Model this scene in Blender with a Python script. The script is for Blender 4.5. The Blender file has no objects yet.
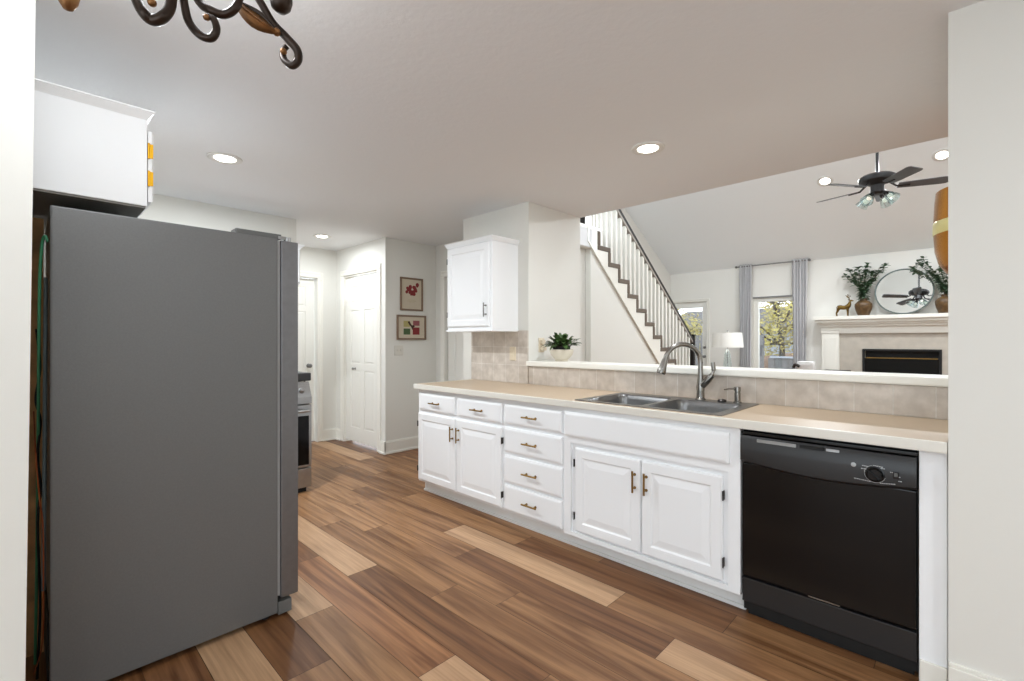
import bpy, bmesh, math, random
from mathutils import Vector, Matrix
random.seed(7)
PI = math.pi
SC = bpy.context.scene
COL = SC.collection

# ------------------------------------------------------------------ camera, world, exposure
F_PX, CX, CY, EYE = 470.0, 512.0, 340.5, 1.276
YAW = math.atan(488 / 470.0)
S, K = math.sin(YAW), math.cos(YAW)
cam_data = bpy.data.cameras.new('camera')
cam_data.sensor_width = 36.0
cam_data.lens = F_PX / 1024 * 36.0
cam_data.clip_start = 0.02
cam_data.clip_end = 200
cam = bpy.data.objects.new('camera', cam_data)
COL.objects.link(cam)
cam.location = (0, 0, EYE)
cam.rotation_euler = (PI / 2, 0, -YAW)
SC.camera = cam

world = bpy.data.worlds.new('world')
SC.world = world
world.use_nodes = True
wn = world.node_tree
wn.nodes['Background'].inputs[0].default_value = (0.84, 0.93, 1.0, 1)
wn.nodes['Background'].inputs[1].default_value = 2.75

SC.view_settings.view_transform = 'Standard'
SC.view_settings.look = 'None'
SC.view_settings.gamma = 1.0
SC.view_settings.use_curve_mapping = False
SC.view_settings.exposure = 0.16


def lamp(name, kind, loc, energy, color=(1, 1, 1), size=0.1, rot=(0, 0, 0), size_y=None, spread=None):
    d = bpy.data.lights.new(name, kind)
    d.energy = energy
    d.color = color
    if kind == 'AREA':
        d.size = size
        d.shape = 'DISK'
        if size_y:
            d.shape = 'RECTANGLE'
            d.size_y = size_y
        if spread:
            d.spread = spread
    elif kind in ('POINT', 'SPOT'):
        d.shadow_soft_size = size
    o = bpy.data.objects.new(name, d)
    COL.objects.link(o)
    o.location = loc
    o.rotation_euler = rot
    return o


WARM = (0.90, 0.955, 1.0)
# added fill lights under the vault, out of frame, to brighten the living room
for p in ((7.7, -1.4), (5.2, -1.4)):
    lamp('fill_light', 'AREA', (p[0], p[1], 2.64 + 0.56 * (9.3 - p[0]) - 0.05), 34, (0.90, 0.95, 1.0), 0.16)
# added fill lights out of frame keep the dining end and the kitchen lit
for p in ((-1.2, -0.6), (1.2, -1.4)):
    lamp('fill_light', 'AREA', (p[0], p[1], 2.40), 16, WARM, 0.16)


# ------------------------------------------------------------------ materials
def lin(r, g, b):
    f = lambda c: (c / 255 / 12.92) if c <= 10 else ((c / 255 + 0.055) / 1.055) ** 2.4
    return (f(r), f(g), f(b), 1)


def mat(name, rgb, rough=0.5, metal=0.0, spec=0.5, bump=None, noise=None, emit=None, coat=0.0):
    m = bpy.data.materials.new(name)
    m.use_nodes = True
    nt = m.node_tree
    b = nt.nodes['Principled BSDF']
    c = lin(*rgb)
    b.inputs['Base Color'].default_value = c
    b.inputs['Roughness'].default_value = rough
    b.inputs['Metallic'].default_value = metal
    b.inputs['Specular IOR Level'].default_value = spec
    if coat:
        b.inputs['Coat Weight'].default_value = coat
        b.inputs['Coat Roughness'].default_value = 0.08
    tc = nt.nodes.new('ShaderNodeTexCoord')
    if noise:
        sc, amt = noise[:2]
        n = nt.nodes.new('ShaderNodeTexNoise')
        n.inputs['Scale'].default_value = sc
        n.inputs['Detail'].default_value = 5
        nt.links.new(tc.outputs['Object'], n.inputs['Vector'])
        r = nt.nodes.new('ShaderNodeValToRGB')
        r.color_ramp.elements[0].position = 0.3
        r.color_ramp.elements[1].position = 0.7
        r.color_ramp.elements[0].color = tuple(x * (1 - amt) for x in c[:3]) + (1,)
        r.color_ramp.elements[1].color = tuple(min(1, x * (1 + amt)) for x in c[:3]) + (1,)
        nt.links.new(n.outputs['Fac'], r.inputs['Fac'])
        nt.links.new(r.outputs['Color'], b.inputs['Base Color'])
    if bump:
        sc, st = bump
        n2 = nt.nodes.new('ShaderNodeTexNoise')
        n2.inputs['Scale'].default_value = sc
        n2.inputs['Detail'].default_value = 4
        nt.links.new(tc.outputs['Object'], n2.inputs['Vector'])
        bp = nt.nodes.new('ShaderNodeBump')
        bp.inputs['Strength'].default_value = st
        bp.inputs['Distance'].default_value = 0.004
        nt.links.new(n2.outputs['Fac'], bp.inputs['Height'])
        nt.links.new(bp.outputs['Normal'], b.inputs['Normal'])
    if emit:
        b.inputs['Emission Color'].default_value = lin(*emit[0])
        b.inputs['Emission Strength'].default_value = emit[1]
    return m


def glass_mat(name, tint=(1, 1, 1), gloss=0.08, rough=0.02):
    m = bpy.data.materials.new(name)
    m.use_nodes = True
    nt = m.node_tree
    nt.nodes.remove(nt.nodes['Principled BSDF'])
    out = nt.nodes['Material Output']
    t = nt.nodes.new('ShaderNodeBsdfTransparent')
    t.inputs[0].default_value = (*tint, 1)
    g = nt.nodes.new('ShaderNodeBsdfGlossy')
    g.inputs['Roughness'].default_value = rough
    lw = nt.nodes.new('ShaderNodeLayerWeight')
    lw.inputs[0].default_value = 0.25
    mp = nt.nodes.new('ShaderNodeMapRange')
    mp.inputs[3].default_value = gloss
    mp.inputs[4].default_value = 0.7
    mx = nt.nodes.new('ShaderNodeMixShader')
    nt.links.new(lw.outputs['Facing'], mp.inputs[0])
    nt.links.new(mp.outputs[0], mx.inputs[0])
    nt.links.new(t.outputs[0], mx.inputs[1])
    nt.links.new(g.outputs[0], mx.inputs[2])
    nt.links.new(mx.outputs[0], out.inputs[0])
    return m


M = {}
M['wall'] = mat('wall_paint', (229, 227, 220), 0.6, bump=(90, 0.06))
M['living_wall'] = mat('living_wall_paint', (236, 233, 226), 0.6, bump=(90, 0.05))
M['ceiling'] = mat('ceiling_paint', (234, 234, 235), 0.8, bump=(38, 0.35))
M['vault'] = mat('vault_paint', (248, 250, 250), 0.8, bump=(38, 0.2))
M['trim'] = mat('trim_paint', (238, 235, 226), 0.35)
M['door'] = mat('door_paint', (238, 236, 229), 0.35)
M['cab'] = mat('cabinet_paint', (246, 247, 248), 0.42, bump=(14, 0.03))
M['cab_shadow'] = mat('cabinet_shade', (120, 118, 112), 0.7)  # grey copy of the cabinet paint with shade put into the colour
M['toe'] = mat('toe_paint', (240, 240, 238), 0.4)
M['brass'] = mat('brushed_brass', (146, 116, 66), 0.3, 1.0)
M['yellow_brass'] = mat('yellow_brass', (222, 168, 30), 0.3, 0.6)
M['black_metal'] = mat('black_metal', (60, 55, 52), 0.4, 0.7)
M['fridge'] = mat('grey_metal_finish', (112, 112, 111), 0.42, 0.35, bump=(420, 0.12), noise=(160, 0.05))
M['steel'] = mat('stainless_steel', (165, 166, 166), 0.28, 1.0, noise=(30, 0.05))
M['door_steel'] = mat('fridge_door_steel', (128, 128, 130), 0.42, 0.8, noise=(30, 0.05))
M['dark_steel'] = mat('sink_steel', (138, 138, 138), 0.3, 1.0, noise=(50, 0.06))
M['faucet'] = mat('brushed_nickel', (142, 139, 134), 0.24, 1.0)
M['gasket'] = mat('grey_gasket', (158, 158, 156), 0.6)
M['grey_plastic'] = mat('grey_plastic', (98, 98, 96), 0.45)
M['black_gloss'] = mat('black_enamel', (11, 11, 12), 0.16, spec=0.35)
M['black_panel'] = mat('black_plastic', (36, 36, 37), 0.33)
M['black_matte'] = mat('black_rubber', (16, 16, 16), 0.7)
M['black_glass'] = mat('black_glass', (5, 6, 7), 0.10, spec=0.25)
M['nosing'] = mat('counter_edge', (230, 226, 216), 0.35)
M['laminate'] = mat('tan_laminate', (190, 168, 142), 0.35, noise=(320, 0.06))
M['white_plastic'] = mat('white_plastic', (222, 218, 208), 0.4)
M['beige_plastic'] = mat('beige_plastic', (222, 208, 184), 0.45)
M['carpet'] = mat('taupe_carpet', (112, 101, 90), 0.95, bump=(220, 0.6), noise=(140, 0.12))
M['rail'] = mat('dark_stained_wood', (30, 25, 23), 0.5, spec=0.3)
M['rail_brown'] = mat('grey_stained_wood', (158, 150, 140), 0.5)
M['curtain'] = mat('grey_curtain', (206, 205, 206), 0.9, noise=(60, 0.04))
M['metal_grey'] = mat('grey_metal', (130, 128, 126), 0.35, 0.8)
M['shade'] = mat('lamp_shade', (246, 244, 238), 0.9)
M['tile_fp'] = mat('hearth_tile', (186, 178, 166), 0.4, noise=(9, 0.08))
M['gold'] = mat('antique_gold', (112, 88, 42), 0.38, 0.8, noise=(22, 0.25))
M['vase'] = mat('brown_ceramic', (88, 64, 34), 0.42, noise=(26, 0.35))
M['mirror'] = mat('mirror', (232, 236, 238), 0.02, 1.0)
M['mirror_frame'] = mat('mirror_frame', (108, 116, 112), 0.3, 0.8)
M['fan'] = mat('fan_dark_bronze', (48, 46, 46), 0.4, 0.4)
M['blade'] = mat('fan_blade', (92, 94, 98), 0.4, noise=(14, 0.1))
M['bronze'] = mat('oiled_bronze', (50, 38, 30), 0.35, 0.6, noise=(25, 0.3))
M['bronze_gold'] = mat('rubbed_gold', (138, 98, 60), 0.4, 0.7, noise=(30, 0.35))
M['bulb'] = mat('lens', (255, 255, 255), 0.4, emit=((255, 248, 236), 9.0))
M['frost'] = mat('frosted_glass', (240, 236, 226), 0.35, emit=((255, 240, 220), 0.6))
M['leaf'] = mat('plant_leaf', (58, 84, 38), 0.45, noise=(20, 0.35))
M['leaf2'] = mat('olive_leaf', (84, 112, 82), 0.5, noise=(20, 0.35))
M['stem'] = mat('plant_stem', (70, 62, 40), 0.7)
M['soil'] = mat('dark_pot', (28, 24, 20), 0.8)
M['cream_pot'] = mat('cream_ceramic', (210, 201, 184), 0.35)
M['sofa'] = mat('light_linen', (216, 214, 212), 0.9, noise=(40, 0.04))
M['raw_wood'] = mat('raw_wood', (222, 172, 116), 0.6, noise=(12, 0.25))
M['board_wood'] = mat('board_wood', (156, 116, 66), 0.5, noise=(12, 0.15))
M['green_hose'] = mat('green_hose', (72, 150, 108), 0.4)
M['grey_hose'] = mat('grey_hose', (92, 104, 106), 0.4)
M['orange_wire'] = mat('copper_wire', (176, 88, 40), 0.4, 0.3)
M['pendant'] = mat('polished_brass', (176, 118, 44), 0.24, 1.0)
M['pale_yellow'] = mat('pale_yellow', (226, 214, 150), 0.3, 0.6)
M['paper'] = mat('linen_mat', (204, 192, 172), 0.9, noise=(200, 0.05))
M['frame_wood'] = mat('grey_brown_frame', (128, 104, 84), 0.5)
M['red_ink'] = mat('red_print', (132, 44, 46), 0.8)
M['green_ink'] = mat('green_print', (78, 100, 66), 0.8)
M['olive_ink'] = mat('olive_print', (176, 164, 108), 0.8)
M['pink_ink'] = mat('pink_print', (150, 88, 92), 0.8)
M['brown_ink'] = mat('brown_print', (66, 44, 34), 0.8)
M['glass'] = glass_mat('window_glass')
M['ring'] = mat('light_trim', (226, 224, 220), 0.5)
M['clear'] = glass_mat('clear_glass', (0.86, 0.93, 0.93), 0.16)
M['bark'] = mat('bark', (66, 58, 52), 0.9, noise=(10, 0.3))
M['foliage'] = mat('yellow_green_leaves', (168, 156, 84), 0.8, noise=(4, 0.35))
M['foliage2'] = mat('green_leaves', (104, 122, 66), 0.8, noise=(4, 0.35))
M['patio'] = mat('patio', (130, 124, 118), 0.9, noise=(3, 0.1))
M['leaf_litter'] = mat('leaf_litter', (112, 90, 74), 0.95, noise=(5, 0.3))
M['fence'] = mat('weathered_fence', (112, 112, 114), 0.85, noise=(8, 0.15))
M['siding'] = mat('pale_siding', (170, 178, 190), 0.8)
M['roof'] = mat('shingle', (86, 84, 86), 0.9, noise=(20, 0.15))
M['white_ink'] = mat('white_print', (200, 200, 200), 0.5)


def tile_mat():
    m = bpy.data.materials.new('ceramic_tile')
    m.use_nodes = True
    nt = m.node_tree
    b = nt.nodes['Principled BSDF']
    b.inputs['Roughness'].default_value = 0.32
    tc = nt.nodes.new('ShaderNodeTexCoord')
    sep = nt.nodes.new('ShaderNodeSeparateXYZ')
    nt.links.new(tc.outputs['Object'], sep.inputs[0])
    cmb = nt.nodes.new('ShaderNodeCombineXYZ')
    ay = nt.nodes.new('ShaderNodeMath'); ay.operation = 'SUBTRACT'; ay.inputs[1].default_value = 0.0954
    az = nt.nodes.new('ShaderNodeMath'); az.operation = 'SUBTRACT'; az.inputs[1].default_value = 0.914
    nt.links.new(sep.outputs['Y'], ay.inputs[0])
    nt.links.new(sep.outputs['Z'], az.inputs[0])
    nt.links.new(ay.outputs[0], cmb.inputs[0])
    nt.links.new(az.outputs[0], cmb.inputs[1])
    br = nt.nodes.new('ShaderNodeTexBrick')
    br.offset = 0.0
    br.inputs['Scale'].default_value = 1.0
    br.inputs['Brick Width'].default_value = 0.1545
    br.inputs['Row Height'].default_value = 0.1535
    br.inputs['Mortar Size'].default_value = 0.0022
    br.inputs['Mortar Smooth'].default_value = 0.2
    br.inputs['Color1'].default_value = lin(214, 205, 195)
    br.inputs['Color2'].default_value = lin(202, 191, 179)
    br.inputs['Mortar'].default_value = lin(226, 221, 214)
    nt.links.new(cmb.outputs[0], br.inputs['Vector'])
    n = nt.nodes.new('ShaderNodeTexNoise'); n.inputs['Scale'].default_value = 16; n.inputs['Detail'].default_value = 7
    nt.links.new(tc.outputs['Object'], n.inputs['Vector'])
    r = nt.nodes.new('ShaderNodeValToRGB')
    r.color_ramp.elements[0].position = 0.35; r.color_ramp.elements[0].color = (0.86, 0.84, 0.82, 1)
    r.color_ramp.elements[1].position = 0.68; r.color_ramp.elements[1].color = (1.08, 1.08, 1.08, 1)
    nt.links.new(n.outputs['Fac'], r.inputs['Fac'])
    mx = nt.nodes.new('ShaderNodeMix'); mx.data_type = 'RGBA'; mx.blend_type = 'MULTIPLY'
    mx.inputs[0].default_value = 1.0
    nt.links.new(br.outputs['Color'], mx.inputs[6])
    nt.links.new(r.outputs['Color'], mx.inputs[7])
    nt.links.new(mx.outputs[2], b.inputs['Base Color'])
    bp = nt.nodes.new('ShaderNodeBump'); bp.inputs['Strength'].default_value = 0.5; bp.inputs['Distance'].default_value = 0.003
    bp.invert = True
    nt.links.new(br.outputs['Fac'], bp.inputs['Height'])
    nt.links.new(bp.outputs['Normal'], b.inputs['Normal'])
    return m


M['tile'] = tile_mat()


def floor_mat():
    m = bpy.data.materials.new('plank_floor')
    m.use_nodes = True
    nt = m.node_tree
    b = nt.nodes['Principled BSDF']
    b.inputs['Roughness'].default_value = 0.42
    b.inputs['Specular IOR Level'].default_value = 0.35
    at = nt.nodes.new('ShaderNodeAttribute'); at.attribute_name = 'plank'
    tc = nt.nodes.new('ShaderNodeTexCoord')
    # shift the grain from plank to plank with the plank's own seed (alpha)
    sh = nt.nodes.new('ShaderNodeCombineXYZ')
    mu = nt.nodes.new('ShaderNodeMath'); mu.operation = 'MULTIPLY'; mu.inputs[1].default_value = 37.0
    nt.links.new(at.outputs['Alpha'], mu.inputs[0])
    nt.links.new(mu.outputs[0], sh.inputs[0]); nt.links.new(mu.outputs[0], sh.inputs[1])
    add = nt.nodes.new('ShaderNodeVectorMath'); add.operation = 'ADD'
    nt.links.new(tc.outputs['Object'], add.inputs[0]); nt.links.new(sh.outputs[0], add.inputs[1])
    mp = nt.nodes.new('ShaderNodeMapping'); mp.inputs['Scale'].default_value = (15, 0.9, 1)
    nt.links.new(add.outputs[0], mp.inputs[0])
    n1 = nt.nodes.new('ShaderNodeTexNoise'); n1.inputs['Scale'].default_value = 1.0; n1.inputs['Detail'].default_value = 7; n1.inputs['Distortion'].default_value = 1.1
    nt.links.new(mp.outputs[0], n1.inputs['Vector'])
    mp2 = nt.nodes.new('ShaderNodeMapping'); mp2.inputs['Scale'].default_value = (85, 3.0, 1)
    nt.links.new(add.outputs[0], mp2.inputs[0])
    n2 = nt.nodes.new('ShaderNodeTexNoise'); n2.inputs['Scale'].default_value = 1.0; n2.inputs['Detail'].default_value = 4
    nt.links.new(mp2.outputs[0], n2.inputs['Vector'])
    r1 = nt.nodes.new('ShaderNodeValToRGB')
    r1.color_ramp.elements[0].position = 0.36; r1.color_ramp.elements[0].color = (0.52, 0.43, 0.35, 1)
    r1.color_ramp.elements[1].position = 0.62; r1.color_ramp.elements[1].color = (1.12, 1.12, 1.10, 1)
    nt.links.new(n1.outputs['Fac'], r1.inputs['Fac'])
    r2 = nt.nodes.new('ShaderNodeValToRGB')
    r2.color_ramp.elements[0].position = 0.3; r2.color_ramp.elements[0].color = (0.80, 0.78, 0.75, 1)
    r2.color_ramp.elements[1].position = 0.65; r2.color_ramp.elements[1].color = (1.06, 1.06, 1.06, 1)
    nt.links.new(n2.outputs['Fac'], r2.inputs['Fac'])
    a = nt.nodes.new('ShaderNodeMix'); a.data_type = 'RGBA'; a.blend_type = 'MULTIPLY'; a.inputs[0].default_value = 1
    nt.links.new(at.outputs['Color'], a.inputs[6]); nt.links.new(r1.outputs['Color'], a.inputs[7])
    bw = nt.nodes.new('ShaderNodeRGBToBW')          # pale planks carry a plainer figure
    nt.links.new(at.outputs['Color'], bw.inputs[0])
    fr_ = nt.nodes.new('ShaderNodeMapRange')
    fr_.inputs[1].default_value = 0.17; fr_.inputs[2].default_value = 0.31
    fr_.inputs[3].default_value = 1.0; fr_.inputs[4].default_value = 0.35
    nt.links.new(bw.outputs[0], fr_.inputs[0]); nt.links.new(fr_.outputs[0], a.inputs[0])
    c = nt.nodes.new('ShaderNodeMix'); c.data_type = 'RGBA'; c.blend_type = 'MULTIPLY'; c.inputs[0].default_value = 1
    nt.links.new(a.outputs[2], c.inputs[6]); nt.links.new(r2.outputs['Color'], c.inputs[7])
    nt.links.new(c.outputs[2], b.inputs['Base Color'])
    bp = nt.nodes.new('ShaderNodeBump'); bp.inputs['Strength'].default_value = 0.15; bp.inputs['Distance'].default_value = 0.002
    nt.links.new(n2.outputs['Fac'], bp.inputs['Height']); nt.links.new(bp.outputs['Normal'], b.inputs['Normal'])
    return m


M['floor'] = floor_mat()


# ------------------------------------------------------------------ mesh helpers
def V3(p):
    return Vector(p)


class MB:
    def __init__(self):
        self.bm = bmesh.new()

    def box(self, x0, x1, y0, y1, z0, z1, bev=0):
        if x0 > x1: x0, x1 = x1, x0
        if y0 > y1: y0, y1 = y1, y0
        if z0 > z1: z0, z1 = z1, z0
        r = bmesh.ops.create_cube(self.bm, size=1.0)
        bmesh.ops.scale(self.bm, vec=(x1 - x0, y1 - y0, z1 - z0), verts=r['verts'])
        bmesh.ops.translate(self.bm, vec=((x0 + x1) / 2, (y0 + y1) / 2, (z0 + z1) / 2), verts=r['verts'])
        if bev:
            es = list({e for v in r['verts'] for e in v.link_edges})
            bmesh.ops.bevel(self.bm, geom=es, offset=bev, segments=2, profile=0.7, affect='EDGES')
        return self

    def face(self, pts):
        self.bm.faces.new([self.bm.verts.new(p) for p in pts])
        return self

    def prism(self, poly, axis, a0, a1):
        """poly = 2D points in the two other axes (order x,y,z), extruded along axis"""
        def mk(u, v, a):
            return {'x': (a, u, v), 'y': (u, a, v), 'z': (u, v, a)}[axis]
        A = [self.bm.verts.new(mk(u, v, a0)) for u, v in poly]
        B = [self.bm.verts.new(mk(u, v, a1)) for u, v in poly]
        n = len(poly)
        fs = [self.bm.faces.new(A), self.bm.faces.new(B[::-1])]
        for i in range(n):
            fs.append(self.bm.faces.new([A[i], B[i], B[(i + 1) % n], A[(i + 1) % n]]))
        bmesh.ops.recalc_face_normals(self.bm, faces=fs)
        return self

    def cyl(self, p0, p1, r0, r1=None, n=16, cap=True):
        r1 = r0 if r1 is None else r1
        return self.tube([p0, p1], [r0, r1], n, cap)

    def tube(self, pts, r, n=10, cap=True):
        pts = [V3(p) for p in pts]
        rs = r if isinstance(r, (list, tuple)) else [r] * len(pts)
        rings = []
        up = None
        for i, p in enumerate(pts):
            t = (pts[min(i + 1, len(pts) - 1)] - pts[max(i - 1, 0)]).normalized()
            if up is None:
                up = Vector((0, 0, 1)) if abs(t.z) < 0.9 else Vector((1, 0, 0))
            u = (up - t * up.dot(t))
            if u.length < 1e-5:
                u = t.orthogonal()
            u.normalize()
            up = u
            w = t.cross(u)
            rings.append([self.bm.verts.new(p + (u * math.cos(2 * PI * k / n) + w * math.sin(2 * PI * k / n)) * rs[i]) for k in range(n)])
        fs = []
        for a, b in zip(rings, rings[1:]):
            for k in range(n):
                fs.append(self.bm.faces.new([a[k], a[(k + 1) % n], b[(k + 1) % n], b[k]]))
        if cap:
            fs.append(self.bm.faces.new(rings[0][::-1]))
            fs.append(self.bm.faces.new(rings[-1]))
        bmesh.ops.recalc_face_normals(self.bm, faces=fs)
        return self

    def lathe(self, prof, c=(0, 0, 0), n=24, axis=None, sx=1, sy=1):
        """prof = (radius, height) pairs about z through c"""
        c = V3(c)
        rot = Matrix.Identity(3)
        if axis is not None:
            rot = Vector((0, 0, 1)).rotation_difference(V3(axis)).to_matrix()
        rings = []
        for r, z in prof:
            if r < 1e-6:
                rings.append([self.bm.verts.new(c + rot @ Vector((0, 0, z)))])
            else:
                rings.append([self.bm.verts.new(c + rot @ Vector((r * sx * math.cos(2 * PI * k / n), r * sy * math.sin(2 * PI * k / n), z))) for k in range(n)])
        fs = []
        for a, b in zip(rings, rings[1:]):
            for k in range(n):
                q = [a[k % len(a)], a[(k + 1) % len(a)], b[(k + 1) % len(b)], b[k % len(b)]]
                q2 = []
                for v in q:
                    if v not in q2:
                        q2.append(v)
                if len(q2) > 2:
                    fs.append(self.bm.faces.new(q2))
        bmesh.ops.recalc_face_normals(self.bm, faces=fs)
        return self

    def ball(self, c, r, sx=1, sy=1, sz=1, sub=2):
        q = bmesh.ops.create_icosphere(self.bm, subdivisions=sub, radius=r)
        bmesh.ops.scale(self.bm, vec=(sx, sy, sz), verts=q['verts'])
        bmesh.ops.translate(self.bm, vec=c, verts=q['verts'])
        return self

    def rings(self, O, U, V, N, w, h, prof):
        """nested rectangles: (inset, depth along N); last one capped"""
        O, U, V, N = map(V3, (O, U, V, N))
        prev = None
        fs = []
        for ins, dep in prof:
            cur = [self.bm.verts.new(O + U * a + V * b + N * dep) for a, b in ((ins, ins), (w - ins, ins), (w - ins, h - ins), (ins, h - ins))]
            if prev:
                for i in range(4):
                    fs.append(self.bm.faces.new([prev[i], prev[(i + 1) % 4], cur[(i + 1) % 4], cur[i]]))
            prev = cur
        fs.append(self.bm.faces.new(prev))
        for f in fs:
            f.normal_update()
        if fs[-1].normal.dot(N) < 0:
            for f in fs:
                f.normal_flip()
        return self

    def build(self, name, m, parent=None, smooth=False, bevel=0):
        bm = self.bm
        bm.normal_update()
        if smooth:
            for f in bm.faces:
                f.smooth = True
        me = bpy.data.meshes.new(name)
        bm.to_mesh(me)
        bm.free()
        if smooth:
            try:
                me.set_sharp_from_angle(angle=math.radians(40))
            except Exception:
                pass
        me.materials.append(M[m] if isinstance(m, str) else m)
        o = bpy.data.objects.new(name, me)
        COL.objects.link(o)
        o['_w'] = 0
        del o['_w']
        if parent is not None:
            o.parent = parent
            o.location = -world_loc(parent)
        if bevel:
            b = o.modifiers.new('bevel', 'BEVEL')
            b.width = bevel
            b.segments = 2
            b.limit_method = 'ANGLE'
        return o


def world_loc(o):
    p = Vector((0, 0, 0))
    while o is not None:
        p += o.location
        o = o.parent
    return p


def empty(name, loc, label=None, cat=None, group=None):
    o = bpy.data.objects.new(name, None)
    o.empty_display_size = 0.1
    COL.objects.link(o)
    o.location = loc
    tag(o, label, cat, group)
    return o


def tag(o, label=None, cat=None, group=None, kind=None):
    if label: o['label'] = label
    if cat: o['category'] = cat
    if group: o['group'] = group
    if kind: o['kind'] = kind
    return o


def struct(o):
    o['kind'] = 'structure'
    return o


def copy_tree(o, parent=None):
    c = o.copy()
    COL.objects.link(c)
    if parent is not None:
        c.parent = parent
    for ch in [x for x in o.children]:
        copy_tree(ch, c)
    return c


def smooth_pts(pts, n=8):
    """Catmull-Rom through the points"""
    P = [V3(p) for p in pts]
    P = [P[0] * 2 - P[1]] + P + [P[-1] * 2 - P[-2]]
    out = []
    for i in range(1, len(P) - 2):
        for k in range(n):
            t = k / n
            a, b, c, d = P[i - 1], P[i], P[i + 1], P[i + 2]
            out.append(0.5 * ((2 * b) + (c - a) * t + (2 * a - 5 * b + 4 * c - d) * t * t + (3 * b - a - 3 * c + d) * t ** 3))
    out.append(P[-2])
    return out


# ------------------------------------------------------------------ floor: planks with their own tone
PW, PL = 0.18, 1.265
TONE = {'L': (184, 148, 114), 'm': (158, 118, 82), 'M': (147, 108, 74), 'R': (148, 104, 70), 'd': (132, 92, 61), 'D': (122, 84, 54)}
known = {  # row: (a joint, tones of the planks below it, tones above it)
    -1: (1.60, 'dML', 'dMm'), 0: (1.30, 'MDm', 'LmM'), 1: (1.83, 'mLM', 'DmM'), 2: (2.19, 'mML', 'LMm'),
    3: (1.49, 'LMm', 'RdMm'), 4: (2.405, 'DMm', 'LMm'), 5: (1.91, 'MmM', 'MmM'), 6: (2.89, 'MMm', 'mMm'),
    7: (2.16, 'DLM', 'MmM'), 8: (2.50, 'LMM', 'MmM'), 9: (2.026, 'dMM', 'mMM'), 10: (1.52, 'dMM', 'MMm')}
me = bpy.data.meshes.new('floor')
verts, faces, cols = [], [], []
rnd = random.Random(3)
FX0, FX1, FY0, FY1 = -2.7, 9.5, -3.6, 7.4
row = math.floor((FX0 - 0.495) / PW)
while 0.495 + row * PW < FX1:
    x0 = 0.495 + row * PW
    joint, lo, hi = known.get(row, (rnd.uniform(0, PL), None, None))
    j = math.floor((FY0 - joint) / PL)
    while joint + j * PL < FY1:
        y0, y1 = joint + j * PL, joint + (j + 1) * PL
        ch = None
        if lo and j < 0 and -j - 1 < len(lo): ch = lo[-j - 1]
        if hi and j >= 0 and j < len(hi): ch = hi[j]
        if ch is None: ch = rnd.choice('LmmMMMRdD')
        t = lin(*TONE[ch])
        y0, y1 = max(y0, FY0), min(y1, FY1)
        g = 0.0012
        i = len(verts)
        verts += [(x0 + g, y0 + g, 0), (x0 + PW - g, y0 + g, 0), (x0 + PW - g, y1 - g, 0), (x0 + g, y1 - g, 0)]
        faces.append((i, i + 1, i + 2, i + 3))
        cols.append((t[0], t[1], t[2], rnd.random()))
        j += 1
    row += 1
i = len(verts)
verts += [(FX0, FY0, -0.003), (FX1, FY0, -0.003), (FX1, FY1, -0.003), (FX0, FY1, -0.003)]
faces.append((i, i + 1, i + 2, i + 3)); cols.append((*lin(70, 48, 34)[:3], 0.5))
for z in (-0.2,):
    i = len(verts)
    verts += [(FX0, FY0, z), (FX1, FY0, z), (FX1, FY1, z), (FX0, FY1, z)]
    faces.append((i + 3, i + 2, i + 1, i)); cols.append((0.2, 0.15, 0.1, 0.5))
me.from_pydata(verts, [], faces)
ca = me.color_attributes.new('plank', 'FLOAT_COLOR', 'CORNER')
k = 0
for f, c in zip(me.polygons, cols):
    for _ in f.loop_indices:
        ca.data[k].color = c
        k += 1
me.materials.append(M['floor'])
floor = bpy.data.objects.new('floor', me)
COL.objects.link(floor)
struct(floor)

# ------------------------------------------------------------------ room shell
CH = 2.436            # flat ceiling
VS = 0.56             # vault slope
FARX, FARZ = 9.30, 2.64
STY = 3.35            # near side of the staircase


def vault(x):
    return FARZ + VS * (FARX - x)


def wall(name, *boxes, m='wall'):
    b = MB()
    for q in boxes:
        b.box(*q)
    return struct(b.build(name, m))


struct(MB().prism([(-2.7, -3.6), (3.65, -3.6), (3.65, 3.35), (4.92, 3.35), (4.92, 4.4), (3.51, 4.4), (3.51, 7.4), (-2.7, 7.4)], 'z', CH, CH + 0.24).build('ceiling', 'ceiling'))
# vaulted ceiling over the living room
struct(MB().prism([(3.65, vault(3.65)), (FARX + 0.15, vault(FARX + 0.15)), (FARX + 0.15, vault(FARX + 0.15) + 0.12), (3.65, vault(3.65) + 0.12)], 'y', -3.6, 4.5).build('ceiling_vault', 'vault'))

# near left stub (a little out of plumb, as in the photo)
b = MB()
y0, y1 = 1.96, 2.08
pts0 = [(-2.7, 0), (-0.0005, 0), (0.0255, CH), (-2.7, CH)]
b.prism(pts0, 'y', y0, y1)
struct(b.build('wall_left', 'wall'))
wall('wall_west', (-2.82, -2.7, -3.6, -2.8, 0, CH), (-2.82, -2.7, 1.5, 1.96, 0, CH), (-2.82, -2.7, -2.8, 1.5, 2.15, CH))  # unseen wall; its wide opening is added to let light in
wall('wall_south', (-2.82, -1.4, -3.72, -3.6, 0, CH), (0.4, 2.39, -3.72, -3.6, 0, CH), (-1.4, 0.4, -3.72, -3.6, 2.1, CH), (-1.4, 0.4, -3.72, -3.6, 0, 0.8))  # unseen wall, added to hold back light from behind the camera
wall('wall_living_south', (2.39, 9.3, -3.72, -3.6, 0, 6.0), m='living_wall')  # unseen wall, closed to cut the light on surfaces facing it
wall('wall_kitchen', (-0.37, -0.26, 2.08, 4.61, 0, CH))
wall('wall_range', (-0.37, 1.81, 4.61, 4.73, 0, CH))
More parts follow.
